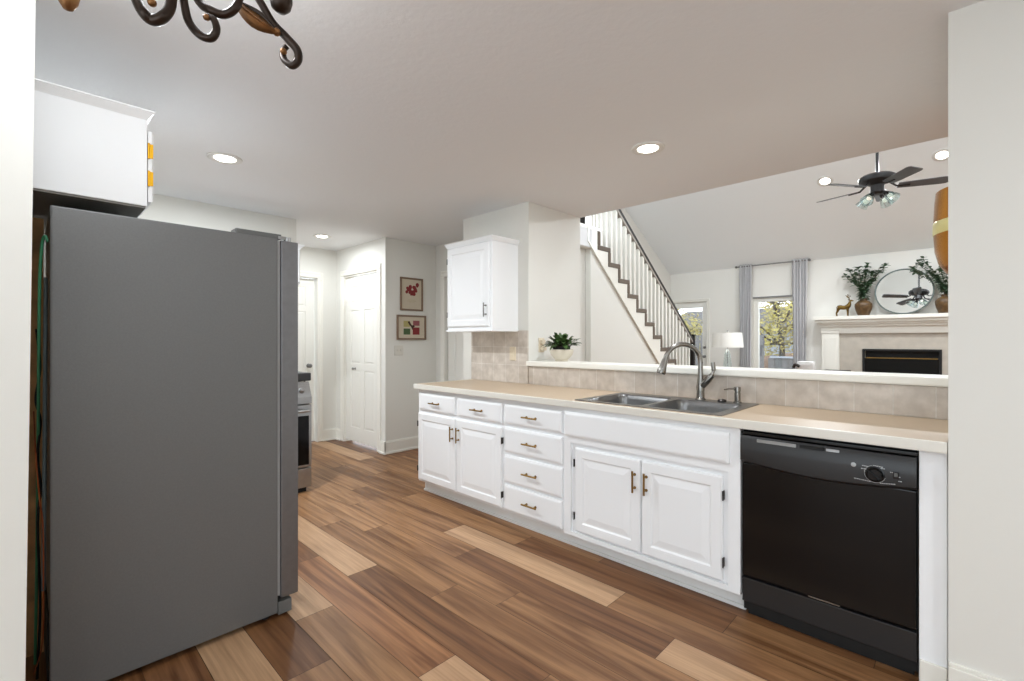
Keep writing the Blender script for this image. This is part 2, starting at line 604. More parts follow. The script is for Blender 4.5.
wall('wall_hall', (0.4, 1.80, 5.87, 5.99, 0, CH), (1.80, 2.56, 5.87, 5.99, 2.06, CH), (2.56, 2.813, 5.87, 5.99, 0, CH))
wall('wall_pantry', (2.813, 2.93, 4.681, 4.84, 0, CH), (2.813, 2.93, 5.665, 5.99, 0, CH), (2.813, 2.93, 4.84, 5.665, 2.085, CH))
wall('wall_pictures', (2.93, 3.63, 4.681, 4.79, 0, CH))
wall('wall_passage', (3.51, 3.63, 4.50, 4.681, 0, CH), (3.51, 3.63, 3.60, 4.50, 2.04, CH), (3.51, 3.63, 3.46, 3.60, 0, CH))
wall('wall_column', (2.92, 3.65, 2.62, 3.46, 0, CH))
wall('wall_half', (2.932, 3.09, 0.042, 2.62, 0, 1.064))
wall('wall_right', (2.27, 2.39, -3.6, 0.042, 0, CH), (2.39, 3.18, -0.10, 0.042, 0, CH))
wall('wall_gable', (3.65, 3.77, -0.3, 1.7, CH + 0.24, vault(3.77)), (3.65, 3.77, -3.6, -0.3, 5.3, vault(3.77)), (3.65, 3.77, 1.7, 3.35, 5.3, vault(3.77)), m='living_wall')  # unseen wall, gaps and middle strip shaped to steer light into the living room
# far wall of the living room, with openings for a window and a patio door
wall('wall_living',
     (FARX, FARX + 0.15, -3.6, 2.10, 0, FARZ), (FARX, FARX + 0.15, 2.10, 2.80, 0, 0.30), (FARX, FARX + 0.15, 2.10, 2.80, 2.06, FARZ),
     (FARX, FARX + 0.15, 2.80, 3.645, 0, FARZ), (FARX, FARX + 0.15, 3.645, 4.40, 2.045, FARZ), m='living_wall')
b = MB()
b.prism([(3.65, 0), (FARX + 0.15, 0), (FARX + 0.15, vault(FARX + 0.15)), (3.65, vault(3.65))], 'y', 4.40, 4.52)
struct(b.build('wall_stair', 'living_wall'))
# wall under the stair flight and the header over the hall opening
sk = lambda x: 2.517 - 0.8376 * (x - 4.83)
b = MB()
b.prism([(4.92, 0), (7.72, 0), (7.72, sk(7.72)), (4.92, sk(4.92))], 'y', STY + 0.02, STY + 0.10)
b.box(3.65, 4.92, STY + 0.02, STY + 0.10, CH - 0.006, 2.70)
struct(b.build('wall_under_stair', 'wall'))
wall('wall_closet', (3.66, 4.92, 3.452, 3.52, 0, CH))
lamp('passage_fill', 'AREA', (4.2, 3.95, 2.42), 12, WARM, 0.15)  # added fill light to brighten the passage, no fixture here
lamp('hall_fill', 'AREA', (2.0, 6.7, 2.40), 9, WARM, 0.15)  # added unseen fill light beyond the hall, no fixture here

# baseboards
def baseboard(name, segs):
    b = MB()
    for (xa, ya, xb, yb, nx, ny) in segs:
        t, h = 0.016, 0.13
        if xa == xb:
            x2 = xa + nx * t
            b.box(xa, x2, ya, yb, 0, h)
            b.box(xa, xa + nx * (t + 0.012), ya, yb, 0, 0.022)
            b.box(xa, xa + nx * t * 0.55, ya, yb, h, h + 0.014)
        else:
            b.box(xa, xb, ya, ya + ny * t, 0, h)
            b.box(xa, xb, ya, ya + ny * (t + 0.012), 0, 0.022)
            b.box(xa, xb, ya, ya + ny * t * 0.55, h, h + 0.014)
    return struct(b.build(name, 'trim', bevel=0.003))


baseboard('baseboard_pictures', [(2.785, 4.681, 3.51, 4.681, 0, -1)])
baseboard('baseboard_pantry', [(2.813, 4.665, 2.813, 4.775, -1, 0), (2.813, 5.735, 2.813, 5.87, -1, 0)])
baseboard('baseboard_hall', [(2.62, 5.87, 2.813, 5.87, 0, -1)])
baseboard('baseboard_right', [(2.27, -3.5, 2.27, 0.042, -1, 0)])
baseboard('baseboard_living', [(FARX, 2.0, FARX, 3.57, -1, 0)])


# ------------------------------------------------------------------ doors
def casing(b, O, U, w, h, N, cw=0.07, t=0.018):
    """three-sided casing round an opening starting at O (floor), along U, facing N"""
    O, U, N = V3(O), V3(U), V3(N)
    Z = Vector((0, 0, 1))
    def slab(o, u, v, a, c):
        b.rings(o, u, v, N, a, c, [(0, 0), (0, t * 0.7), (0.008, t), (0.02, t), (0.028, t * 0.75)])
    slab(O - U * cw, U, Z, cw, h)
    slab(O + U * w, U, Z, cw, h)
    slab(O - U * cw + Z * h, U, Z, w + 2 * cw, cw)


def six_panel(b, O, U, N, w, h, cols=2, rows=((0.10, 0.34), (0.36, 0.80), (0.83, 0.95))):
    O, U, N = V3(O), V3(U), V3(N)
    Z = Vector((0, 0, 1))
    d = 0.011
    def slab(a0, a1, z0, z1, dep0, dep1):
        b.rings(O + U * a0 + Z * z0, U, Z, N, a1 - a0, z1 - z0, [(0, dep0), (0, dep1)])
    slab(0, w, 0, h, -0.035, -d)
    st = 0.10 * w / 0.76 + 0.01
    edges = [0]
    gapc = st * 0.9
    pw = (w - 2 * st - gapc * (cols - 1)) / cols
    xs = [(st + i * (pw + gapc), st + i * (pw + gapc) + pw) for i in range(cols)]
    last = 0
    for z0, z1 in rows:
        slab(0, w, last * h, z0 * h, -d, 0)
        last = z1
    slab(0, w, last * h, h, -d, 0)
    for z0, z1 in rows:
        a = 0
        for x0, x1 in xs:
            slab(a, x0, z0 * h, z1 * h, -d, 0)
            a = x1
            b.rings(O + U * x0 + Z * (z0 * h), U, Z, N, pw, (z1 - z0) * h, [(0, -d + 0.003), (0.012, -d + 0.003), (0.03, -0.002)])
        slab(a, w, z0 * h, z1 * h, -d, 0)


# pantry door
d1 = struct(empty('door_1', (2.813, 5.25, 0)))
b = MB()
casing(b, (2.813, 5.665, 0), (0, -1, 0), 0.825, 2.085, (-1, 0, 0))
b.build('door_casing', 'trim', d1)
b = MB()
b.box(2.815, 2.93, 4.842, 4.852, 0, 2.083).box(2.815, 2.93, 5.653, 5.663, 0, 2.083).box(2.815, 2.93, 4.852, 5.653, 2.068, 2.083)
b.build('door_jamb', 'trim', d1)
b = MB()
six_panel(b, (2.838, 5.650, 0.03), (0, -1, 0), (-1, 0, 0), 0.797, 2.025, 2, ((0.085, 0.435), (0.475, 0.80), (0.845, 0.945)))
slab1 = b.build('door_slab', 'door', d1)
b = MB()
b.lathe([(0.0, 0.0), (0.014, 0.0), (0.014, 0.004), (0.006, 0.006), (0.006, 0.02), (0.016, 0.026), (0.017, 0.034), (0.01, 0.042), (0, 0.043)], (2.838, 5.42, 0.93), 16, (-1, 0, 0))
tag(b.build('door_knob', 'metal_grey', slab1, smooth=True), 'small grey knob')
# hall doorway with a white door standing open into the lit room behind
d2 = struct(empty('door_2', (2.2, 5.87, 0)))
b = MB()
casing(b, (1.80, 5.87, 0), (1, 0, 0), 0.76, 2.06, (0, -1, 0))
b.build('door_casing', 'trim', d2)
b = MB()
six_panel(b, (1.815, 5.93, 0.01), (1, 0, 0), (0, -1, 0), 0.73, 2.04)
sl = b.build('door_slab', 'door', d2)
b = MB()
b.lathe([(0, 0), (0.026, 0), (0.026, 0.006), (0.01, 0.01), (0.01, 0.03), (0.024, 0.04), (0.026, 0.055), (0.015, 0.066), (0, 0.067)], (2.475, 5.93, 0.96), 16, (0, -1, 0))
b.build('door_knob', 'metal_grey', sl, smooth=True)
# passage door by the column
d3 = struct(empty('door_3', (3.51, 4.05, 0)))
b = MB()
casing(b, (3.51, 4.50, 0), (0, -1, 0), 0.90, 2.04, (-1, 0, 0))
b.build('door_casing', 'trim', d3)
b = MB()
six_panel(b, (3.555, 4.495, 0.01), (0, -1, 0), (-1, 0, 0), 0.89, 2.025)
b.build('door_slab', 'door', d3)
# glazed patio door
d4 = struct(empty('door_4', (FARX, 4.02, 0)))
b = MB()
casing(b, (FARX, 4.395, 0), (0, -1, 0), 0.75, 2.045, (-1, 0, 0), 0.06)
b.build('door_casing', 'trim', d4)
b = MB()
X = FARX + 0.03
b.box(X, X + 0.04, 3.65, 3.745, 0.01, 2.04).box(X, X + 0.04, 4.30, 4.395, 0.01, 2.04).box(X, X + 0.04, 3.745, 4.30, 0.01, 0.25).box(X, X + 0.04, 3.745, 4.30, 1.93, 2.04)
fr = b.build('door_frame', 'door', d4, bevel=0.004)
MB().box(X + 0.015, X + 0.022, 3.745, 4.30, 0.25, 1.93).build('pane', 'glass', fr)
b = MB()
b.lathe([(0, 0), (0.028, 0), (0.028, 0.006), (0.01, 0.01), (0.01, 0.03), (0.025, 0.04), (0.027, 0.055), (0.015, 0.066), (0, 0.067)], (X, 3.70, 0.96), 16, (-1, 0, 0))
b.build('door_knob', 'metal_grey', fr, smooth=True)
b = MB()
b.lathe([(0, 0), (0.026, 0), (0.026, 0.02), (0.02, 0.026), (0, 0.027)], (X, 3.70, 1.14), 16, (-1, 0, 0))
b.build('deadbolt', 'metal_grey', fr, smooth=True)

# living room window
w1 = struct(empty('window_1', (FARX, 2.43, 0.3)))
b = MB()
x0, x1 = FARX + 0.02, FARX + 0.10
b.box(x0, x1, 2.10, 2.15, 0.30, 2.06).box(x0, x1, 2.72, 2.80, 0.30, 2.06).box(x0, x1, 2.15, 2.72, 1.98, 2.06).box(x0, x1, 2.15, 2.72, 0.30, 0.36)
b.box(FARX - 0.012, FARX + 0.03, 2.80, 2.86, 0.30, 2.06).box(FARX - 0.012, FARX + 0.03, 2.06, 2.10, 0.30, 2.06)
wf = b.build('window_frame', 'trim', w1, bevel=0.003)
MB().box(FARX - 0.02, FARX + 0.02, 2.08, 2.80, 2.045, 2.07).build('blind_head', 'metal_grey', w1)
MB().box(x0 + 0.03, x0 + 0.036, 2.15, 2.72, 0.36, 1.98).build('pane', 'glass', wf)
MB().box(FARX - 0.05, FARX + 0.02, 2.06, 2.86, 0.27, 0.30).build('window_sill', 'trim', w1)

# ------------------------------------------------------------------ base cabinets (faces look to -x)
XF = 2.310       # face frame
XD = 2.290       # door and drawer fronts
XT = 2.380       # toe board
DOORP = [(0, -0.020), (0, -0.005), (0.007, 0), (0.052, 0), (0.060, -0.007), (0.068, -0.007), (0.100, -0.001)]
DRAWP = [(0, -0.020), (0, -0.007), (0.012, -0.001), (0.020, 0)]


def pull(parent, c, vertical, length, m='brass', d=(-1, 0, 0)):
    c, D = V3(c), V3(d)
    a = Vector((0, 0, 1)) if vertical else Vector((0, 1, 0))
    b = MB()
    h = length / 2
    b.cyl(c + D * 0.028 - a * h, c + D * 0.028 + a * h, 0.0055, n=12)
    for s in (-0.62, 0.62):
        b.cyl(c + a * h * s, c + D * 0.028 + a * h * s, 0.0045, n=10)
        b.cyl(c + a * h * s, c + a * h * s + D * 0.003, 0.008, n=12)
    return b.build('handle', m, parent, smooth=True)


def hinge(parent, y, z, s, x=None):
    b = MB()
    x = XD if x is None else x
    b.box(x - 0.001, XF, y, y + s * 0.005, z - 0.021, z + 0.021)
    b.cyl((x - 0.001, y + s * 0.004, z - 0.023), (x - 0.001, y + s * 0.004, z + 0.023), 0.0035, n=8)
    return b.build('hinge', 'black_metal', parent)


def door(parent, ya, yb, za, zb, handle_side, hinges=True, x=XD, m='brass', name='door', hz=None):
    """ya > yb: left and right edges as seen from the kitchen"""
    b = MB()
    b.rings((x, ya, za), (0, -1, 0), (0, 0, 1), (-1, 0, 0), ya - yb, zb - za, DOORP)
    o = b.build(name, 'cab', parent)
    hy = yb + 0.030 if handle_side == 'R' else ya - 0.030
    pull(o, (x, hy, hz if hz else zb - 0.115), True, 0.115, m)
    if hinges:
        ey = ya if handle_side == 'R' else yb
        s = 1 if handle_side == 'R' else -1
        hinge(o, ey, za + 0.09, s, x)
        hinge(o, ey, zb - 0.09, s, x)
    return o


def drawer(parent, ya, yb, za, zb, handle=True):
    b = MB()
    b.rings((XD, ya, za), (0, -1, 0), (0, 0, 1), (-1, 0, 0), ya - yb, zb - za, DRAWP)
    o = b.build('drawer', 'cab', parent)
    if handle:
        pull(o, (XD, (ya + yb) / 2, (za + zb) / 2), False, 0.125)
    return o


def carcass(parent, ya, yb, gaps=()):
    b = MB()
    b.box(XF, 2.904, yb + 0.0005, ya - 0.0005, 0.10, 0.872)
    return b.build('body', 'cab', parent)


def toe(parent, ya, yb):
    b = MB()
    b.box(XT, XT + 0.04, yb + 0.0005, ya - 0.0005, 0, 0.10)
    b.box(XT - 0.014, XT, yb + 0.0005, ya - 0.0005, 0, 0.018)
    return b.build('toe_kick', 'toe', parent, bevel=0.003)


cA = empty('base_cabinet', (2.6, 2.8, 0), 'white base cabinet with two drawers above two doors at the left end of the counter', 'cabinet')
carcass(cA, 3.315, 2.293); toe(cA, 3.325, 2.293)
drawer(cA, 3.290, 2.822, 0.700, 0.838); drawer(cA, 2.785, 2.311, 0.700, 0.838)
door(cA, 3.300, 2.812, 0.118, 0.672, 'R'); door(cA, 2.798, 2.311, 0.118, 0.672, 'L')
cB = empty('base_cabinet', (2.6, 2.03, 0), 'narrow white base cabinet stacked with four drawers between the double doors and the sink cabinet', 'cabinet')
carcass(cB, 2.293, 1.765); toe(cB, 2.293, 1.765)
for za, zb in ((0.705, 0.838), (0.512, 0.680), (0.305, 0.490), (0.112, 0.288)):
    drawer(cB, 2.283, 1.783, za, zb)
cC = empty('base_cabinet', (2.6, 1.25, 0), 'white sink base cabinet under the sink with a long false front over two doors', 'cabinet')
b = MB()
b.box(XF, 2.904, 0.7455, 1.7645, 0.10, 0.72).box(XF, 2.3105, 0.7455, 1.7645, 0.72, 0.872).box(XF, 2.904, 0.7455, 0.763, 0.72, 0.872).box(XF, 2.904, 1.747, 1.7645, 0.72, 0.872)
b.box(XF - 0.018, XF, 0.7455, 1.7645, 0.660, 0.872).box(XF - 0.018, XF, 0.7455, 0.800, 0.10, 0.660).box(XF - 0.018, XF, 1.715, 1.7645, 0.10, 0.660)
b.box(XF - 0.018, XF, 0.800, 1.715, 0.10, 0.125)
b.build('body', 'cab', cC, bevel=0.002)
toe(cC, 1.765, 0.745)
b = MB()
b.rings((XD - 0.018, 1.752, 0.700), (0, -1, 0), (0, 0, 1), (-1, 0, 0), 0.962, 0.145, DRAWP)
b.build('false_drawer_front', 'cab', cC)
door(cC, 1.685, 1.254, 0.135, 0.632, 'R', x=XD); door(cC, 1.246, 0.826, 0.135, 0.632, 'L', x=XD)
cD = empty('end_panel', (2.6, 0.09, 0), 'narrow white filler panel between the dishwasher and the right wall', 'cabinet panel')
MB().box(2.300, 2.90, 0.044, 0.122, 0.0, 0.872).build('panel', 'cab', cD, bevel=0.002)
MB().box(2.288, 2.300, 0.044, 0.120, 0, 0.10).box(2.278, 2.300, 0.044, 0.120, 0, 0.022).build('base_molding', 'trim', cD, bevel=0.003)

# ------------------------------------------------------------------ countertop
ct = empty('countertop', (2.6, 1.7, 0.88), 'long tan laminate countertop with a pale rounded front edge over the base cabinets', 'countertop')
SX0, SX1, SY0, SY1 = 2.320, 2.862, 0.845, 1.690
b = MB()
b.box(2.282, SX0, 0.044, 3.312, 0.876, 0.914).box(SX1, 2.919, 0.044, 3.312, 0.876, 0.914)
b.box(SX0, SX1, 0.044, SY0, 0.876, 0.914).box(SX0, SX1, SY1, 3.312, 0.876, 0.914)
b.build('worktop', 'laminate', ct)
b = MB()
b.box(2.262, 2.2825, 0.044, 3.326, 0.874, 0.9145, 0.006)
b.box(2.2825, 2.919, 3.312, 3.326, 0.874, 0.9145, 0.004)
tag(b.build('front_edge', 'nosing', ct), 'pale cream front edge')

# ------------------------------------------------------------------ backsplash, ledge
bs = MB()
bs.box(2.920, 2.932, 0.043, 2.62, 0.915, 1.062)
bs.box(2.908, 2.9199, 2.62, 3.330, 0.915, 1.360)
tag(bs.build('tile_backsplash', 'tile'), 'beige square tile backsplash running behind the counter and up the column', 'backsplash')
ld = empty('bar_ledge', (3.0, 1.3, 1.064), 'white bar ledge capping the half wall behind the sink', 'ledge')
MB().box(2.885, 3.165, 0.043, 2.619, 1.066, 1.106, 0.008).build('ledge_board', 'trim', ld)

# ------------------------------------------------------------------ sink
def bowl(b, xa, xb, ya, yb, z0=0.912, dep=0.165):
    n = 6
    def ringpts(ins, z, r):
        out = []
        for cx, cy, a0 in ((xb - ins - r, yb - ins - r, 0), (xa + ins + r, yb - ins - r, 90), (xa + ins + r, ya + ins + r, 180), (xb - ins - r, ya + ins + r, 270)):
            for k in range(n + 1):
                a = math.radians(a0 + 90 * k / n)
                out.append((cx + r * math.cos(a), cy + r * math.sin(a), z))
        return out
    lev = [(0, z0 + 0.004, 0.05), (0.004, z0 - 0.002, 0.05), (0.010, z0 - 0.03, 0.05), (0.018, z0 - dep + 0.02, 0.05), (0.035, z0 - dep, 0.045)]
    rs = [[b.bm.verts.new(p) for p in ringpts(*l)] for l in lev]
    L = len(rs[0])
    for a, c in zip(rs, rs[1:]):
        for k in range(L):
            b.bm.faces.new([a[k], a[(k + 1) % L], c[(k + 1) % L], c[k]])
    b.bm.faces.new(rs[-1])
    return rs[0]


sk_ = empty('sink', (2.6, 1.25, 0.9), 'stainless steel double-bowl sink set into the tan counter', 'sink')
b = MB()
bo = [(2.345, 2.775, 1.285, 1.655), (2.345, 2.775, 0.880, 1.255)]
r1 = bowl(b, *bo[0][:2], *bo[0][2:])
r2 = bowl(b, *bo[1][:2], *bo[1][2:])
# deck around the two bowls
DX0, DX1, DY0, DY1 = 2.312, 2.872, 0.835, 1.700
zt = 0.919
for (xa, xb, ya, yb) in ((DX0, bo[0][0], DY0, DY1), (bo[0][1], DX1, DY0, DY1), (bo[0][0], bo[0][1], DY0, bo[1][2]), (bo[0][0], bo[0][1], bo[1][3], bo[0][2]), (bo[0][0], bo[0][1], bo[0][3], DY1)):
    b.box(xa, xb, ya, yb, 0.9142, zt)
# corner fillets of the deck
for (xa, xb, ya, yb) in bo:
    for cx, cy, sx, sy in ((xa, ya, 1, 1), (xb, ya, -1, 1), (xb, yb, -1, -1), (xa, yb, 1, -1)):
        poly = [(cx, cy)] + [(cx + sx * 0.05 * (1 - math.sin(math.radians(t))), cy + sy * 0.05 * (1 - math.cos(math.radians(t)))) for t in range(0, 91, 15)]
        b.prism(poly, 'z', 0.9142, zt)
b.build('basin', 'dark_steel', sk_, smooth=True)
for (xa, xb, ya, yb) in bo:
    q = MB()
    q.lathe([(0.043, 0.0), (0.040, 0.004), (0.028, 0.002), (0.02, -0.004), (0, -0.005)], ((xa + xb) / 2, (ya + yb) / 2, 0.749), 20)
    q.build('drain', 'steel', sk_, smooth=True)

fc = empty('faucet', (2.825, 1.20, 0.919), 'tall arched brushed nickel kitchen faucet standing behind the sink', 'faucet')
fb = Vector((2.828, 1.135, 0.919))


def at(px, py, X=None, Y=None, d=None):
    """a point in the room seen at that pixel, on the plane x=X or y=Y or at depth d"""
    t = (px - CX) / F_PX
    if X is not None: d = X / (S + K * t)
    if Y is not None: d = Y / (K - S * t)
    return Vector((d * (S + K * t), d * (K - S * t), EYE + (CY - py) * d / F_PX))


fx = 2.828
base = at(700.5, 398, X=fx); base.z = 0.919
zb = base.z
b = MB()
b.lathe([(0.030, 0), (0.030, 0.006), (0.024, 0.012), (0.022, 0.05), (0.024, 0.075), (0.0205, 0.10), (0.016, 0.135), (0.0145, 0.18)], base, 20)
top = Vector((base.x, base.y, at(700, 372, X=fx).z))
# arch leans out over the sink, towards the room
hd = at(664, 357, X=2.66)
ax = Vector((hd.x - base.x, hd.y - base.y, 0)); L_ = ax.length; ax.normalize()
R = L_ / 2 * 0.97
zc = at(700, 362.5, X=fx).z
pts = [base + Vector((0, 0, 0.16)), Vector((base.x, base.y, zc - 0.02))]
for k in range(0, 17):
    a = PI - PI * k / 16 * 0.93
    pts.append(Vector((base.x, base.y, zc)) + ax * (R + R * math.cos(a)) + Vector((0, 0, R * 1.0 * math.sin(a))))
b.tube(pts, 0.0146, 16)
sp = b.build('spout', 'faucet', fc, smooth=True)
e = pts[-1]
dr = (pts[-1] - pts[-2]).normalized()
b = MB()
b.tube([e, e + dr * 0.012, e + dr * 0.05, e + dr * 0.085, e + dr * 0.095], [0.0155, 0.018, 0.021, 0.027, 0.024], 18)
b.build('spray_head', 'faucet', fc, smooth=True)
b = MB()
h0 = base + Vector((0, 0, 0.075))
hdir = (at(716, 376, X=fx) - at(704, 388, X=fx)); hdir.normalize()
p1 = h0 + hdir * 0.02
p2 = h0 + hdir * 0.105
b.tube([h0, p1, h0 + hdir * 0.07, p2], [0.017, 0.022, 0.021, 0.015], 14)
p3 = p2 + Vector((0.004, -0.004, 0.03))
b.tube(smooth_pts([p2 - hdir * 0.01, p2 + Vector((0, 0, 0.012)), p3, p3 + Vector((0.003, 0.005, 0.045))], 5), [0.012] * 5 + [0.0095] * 5 + [0.0125] * 6, 12)
b.build('handle', 'faucet', fc, smooth=True)

sd = empty('soap_dispenser', (2.83, 0.93, 0.919), 'small brushed nickel soap dispenser pump at the right end of the sink', 'soap dispenser')
q0 = at(737.5, 406, X=2.835); q0.z = 0.919
b = MB()
b.lathe([(0.022, 0), (0.022, 0.006), (0.0165, 0.010), (0.0165, 0.058), (0.014, 0.060), (0.014, 0.064), (0.0175, 0.066), (0.0175, 0.090), (0, 0.092)], q0, 18)
b.build('pump', 'faucet', sd, smooth=True)
b = MB()
n0 = q0 + Vector((0, 0, 0.081))
ndir = (ax + Vector((0, 0, 0))).normalized()
b.tube([n0, n0 + ndir * 0.05, n0 + ndir * 0.078 + Vector((0, 0, -0.005))], [0.006, 0.005, 0.004], 10)
b.build('nozzle', 'faucet', sd, smooth=True)
q1 = at(722, 405, X=2.83); q1.z = 0.919
b = MB()
b.lathe([(0.024, 0), (0.024, 0.008), (0.018, 0.014), (0, 0.015)], q1, 20)
tag(b.build('sink_hole_cover', 'black_metal', smooth=True), 'low round dark cap on the sink deck between faucet and soap pump', 'cap')

# ------------------------------------------------------------------ dishwasher
dw = empty('dishwasher', (2.5, 0.435, 0), 'glossy black built-in dishwasher with a rotary dial at the right end of the counter', 'dishwasher')
ya, yb = 0.742, 0.126
MB().box(2.33, 2.88, yb, ya, 0.03, 0.868).build('tub', 'black_matte', dw)
b = MB()
b.box(2.296, 2.330, yb + 0.004, ya - 0.004, 0.200, 0.715, 0.004)
b.build('door', 'black_gloss', dw)
# control panel with a bowed lower edge
b = MB()
n = 16
zt_ = 0.842
def zlow(u):
    return 0.722 - 0.026 * math.sin(PI * u) ** 1.0
cols_ = []
for i in range(n + 1):
    u = i / n
    y = ya - 0.002 - u * (ya - yb - 0.004)
    zl = zlow(u)
    prof = [(2.330, zl), (2.290, zl), (2.277, zl + 0.012), (2.273, 0.775), (2.277, 0.822), (2.286, zt_), (2.330, zt_)]
    cols_.append([b.bm.verts.new((x, y, z)) for x, z in prof])
for a, c in zip(cols_, cols_[1:]):
    for k in range(6):
        b.bm.faces.new([a[k], c[k], c[k + 1], a[k + 1]])
b.bm.faces.new(cols_[0]); b.bm.faces.new(cols_[-1][::-1])
bmesh.ops.recalc_face_normals(b.bm, faces=b.bm.faces)
cp = b.build('control_panel', 'black_panel', dw, smooth=True)
MB().box(2.292, 2.335, yb, ya, 0.848, 0.860, 0.002).box(2.300, 2.335, yb, ya, 0.866, 0.872).build('top_strip', 'black_gloss', dw)
# grip recess, latch and vent slots
b = MB()
b.box(2.2745, 2.280, 0.516, 0.670, 0.8205, 0.8345)
tag(b.build('vent_strip', 'steel', cp), 'silver vent strip')
b = MB()
b.box(2.268, 2.282, 0.415, 0.502, 0.824, 0.836, 0.003)
b.build('latch', 'black_matte', cp)
MB().box(2.2745, 2.280, 0.364, 0.408, 0.8235, 0.834).build('vent_strip', 'steel', cp)
# dial
dc = at(875, 474, X=2.273)
b = MB()
b.lathe([(0.030, 0), (0.030, 0.003), (0.026, 0.004), (0.024, 0.018), (0.020, 0.022), (0, 0.022)], dc, 28, (-1, 0, 0))
dial = b.build('dial', 'black_gloss', cp, smooth=True)
b = MB()
b.prism([(dc.y - 0.019, dc.z - 0.014), (dc.y - 0.014, dc.z - 0.019), (dc.y + 0.021, dc.z + 0.014), (dc.y + 0.016, dc.z + 0.019)], 'x', dc.x - 0.030, dc.x - 0.021)
b.build('dial_grip', 'black_gloss', dial, bevel=0.002)
MB().tube([dc + Vector((-0.0015, 0.033 * math.cos(a / 10 * PI * 2), 0.033 * math.sin(a / 10 * PI * 2))) for a in [x * 0.5 for x in range(-9, 5)]], 0.0007, 6).build('dial_ring', 'white_ink', cp)
# rocker switch, badge and printed legends
sc_ = at(896, 475.5, X=2.273)
MB().box(sc_.x - 0.004, sc_.x + 0.002, sc_.y - 0.009, sc_.y + 0.009, sc_.z - 0.013, sc_.z + 0.013, 0.001).build('rocker_switch', 'black_gloss', cp)
MB().box(sc_.x - 0.006, sc_.x - 0.004, sc_.y - 0.005, sc_.y + 0.005, sc_.z - 0.004, sc_.z + 0.009).build('switch_paddle', 'grey_plastic', cp)
bc = at(853.5, 464.5, X=2.2735)
b = MB()
b.lathe([(0, 0), (0.0085, 0), (0.0085, 0.002), (0, 0.0025)], bc, 20, (-1, 0, 0))
b.build('badge', 'steel', cp, smooth=True)
b = MB()
rr = random.Random(5)
def dash(px0, px1, py0, py1, th=0.0011, seg=0.006):
    a, c = at(px0, py0, X=2.2715), at(px1, py1, X=2.2715)
    y = a.y
    while y > c.y + 0.002:
        l = rr.uniform(0.4, 1.0) * seg
        f = (a.y - y) / (a.y - c.y)
        z = a.z + (c.z - a.z) * f
        b.box(2.2705, 2.2755, y - l, y, z - th, z + th)
        y -= l + 0.0018
for q in ((862, 868, 465.4, 466.6), (861, 867, 468.2, 469.2), (873, 883, 465.4, 467.6), (876, 884, 467.8, 469), (864, 867, 471, 471.5), (890, 898, 472.2, 473.6), (898.5, 901, 477.2, 477.6), (898.5, 901, 481.4, 481.8), (854, 870, 478, 481.5), (880, 896, 483.2, 484.4)):
    dash(*q)
tag(b.build('printed_legend', 'white_ink', cp), 'pale printed dial legends')
b = MB()
b.box(2.300, 2.335, yb + 0.002, ya - 0.002, 0.078, 0.190, 0.005)
b.box(2.294, 2.305, yb + 0.002, ya - 0.002, 0.182, 0.190, 0.002)
b.build('access_panel', 'black_panel', dw)
MB().box(2.2945, 2.2985, 0.365, 0.475, 0.196, 0.2005).build('door_seal_strip', 'steel', dw)
MB().box(2.355, 2.375, yb + 0.012, ya - 0.012, 0.0, 0.078).build('toe_plate', 'black_matte', dw)

# ------------------------------------------------------------------ wall cabinets
def crown(b, xa, xb, ya, yb, z0, h=0.05, o=0.03, sides='xyY'):
    """crown along the -x face and both ends"""
    lo = (xa, xb, ya, yb)
    x0 = xa - (o if 'x' in sides else 0)
    X1 = xb + (o if 'X' in sides else 0)
    Y0 = ya - (o if 'y' in sides else 0)
    Y1 = yb + (o if 'Y' in sides else 0)
    steps = [(0, 0), (0.15, 0.18), (0.45, 0.45), (0.8, 0.75), (0.82, 0.80), (1, 0.82), (1, 1)]
    prev = None
    for f, g in steps:
        cx0, cx1, cy0, cy1 = xa + (x0 - xa) * f, xb + (X1 - xb) * f, ya + (Y0 - ya) * f, yb + (Y1 - yb) * f
        z = z0 + h * g
        cur = [b.bm.verts.new(p) for p in ((cx0, cy0, z), (cx1, cy0, z), (cx1, cy1, z), (cx0, cy1, z))]
        if prev:
            for i in range(4):
                b.bm.faces.new([prev[i], prev[(i + 1) % 4], cur[(i + 1) % 4], cur[i]])
        prev = cur
    b.bm.faces.new(prev)


uc = empty('wall_cabinet', (2.76, 3.02, 1.355), 'white single-door wall cabinet on the column above the backsplash', 'cabinet')
b = MB()
b.box(2.616, 2.919, 2.738, 3.312, 1.368, 2.085)
b.box(2.604, 2.919, 2.733, 3.320, 1.352, 1.368)
b.build('body', 'cab', uc, bevel=0.002)
b = MB(); crown(b, 2.612, 2.919, 2.736, 3.314, 2.085, 0.038, 0.020); b.build('crown_molding', 'cab', uc)
b = MB()
b.rings((2.598, 3.300, 1.392), (0, -1, 0), (0, 0, 1), (-1, 0, 0), 0.535, 0.685, [(p, q) for p, q in DOORP])
o = b.build('door', 'cab', uc)
pull(o, (2.598, 2.795, 1.525), True, 0.115, 'metal_grey')
for z in (1.50, 1.97):
    MB().box(2.600, 2.615, 3.300, 3.308, z - 0.024, z + 0.024).build('hinge', 'black_metal', o)

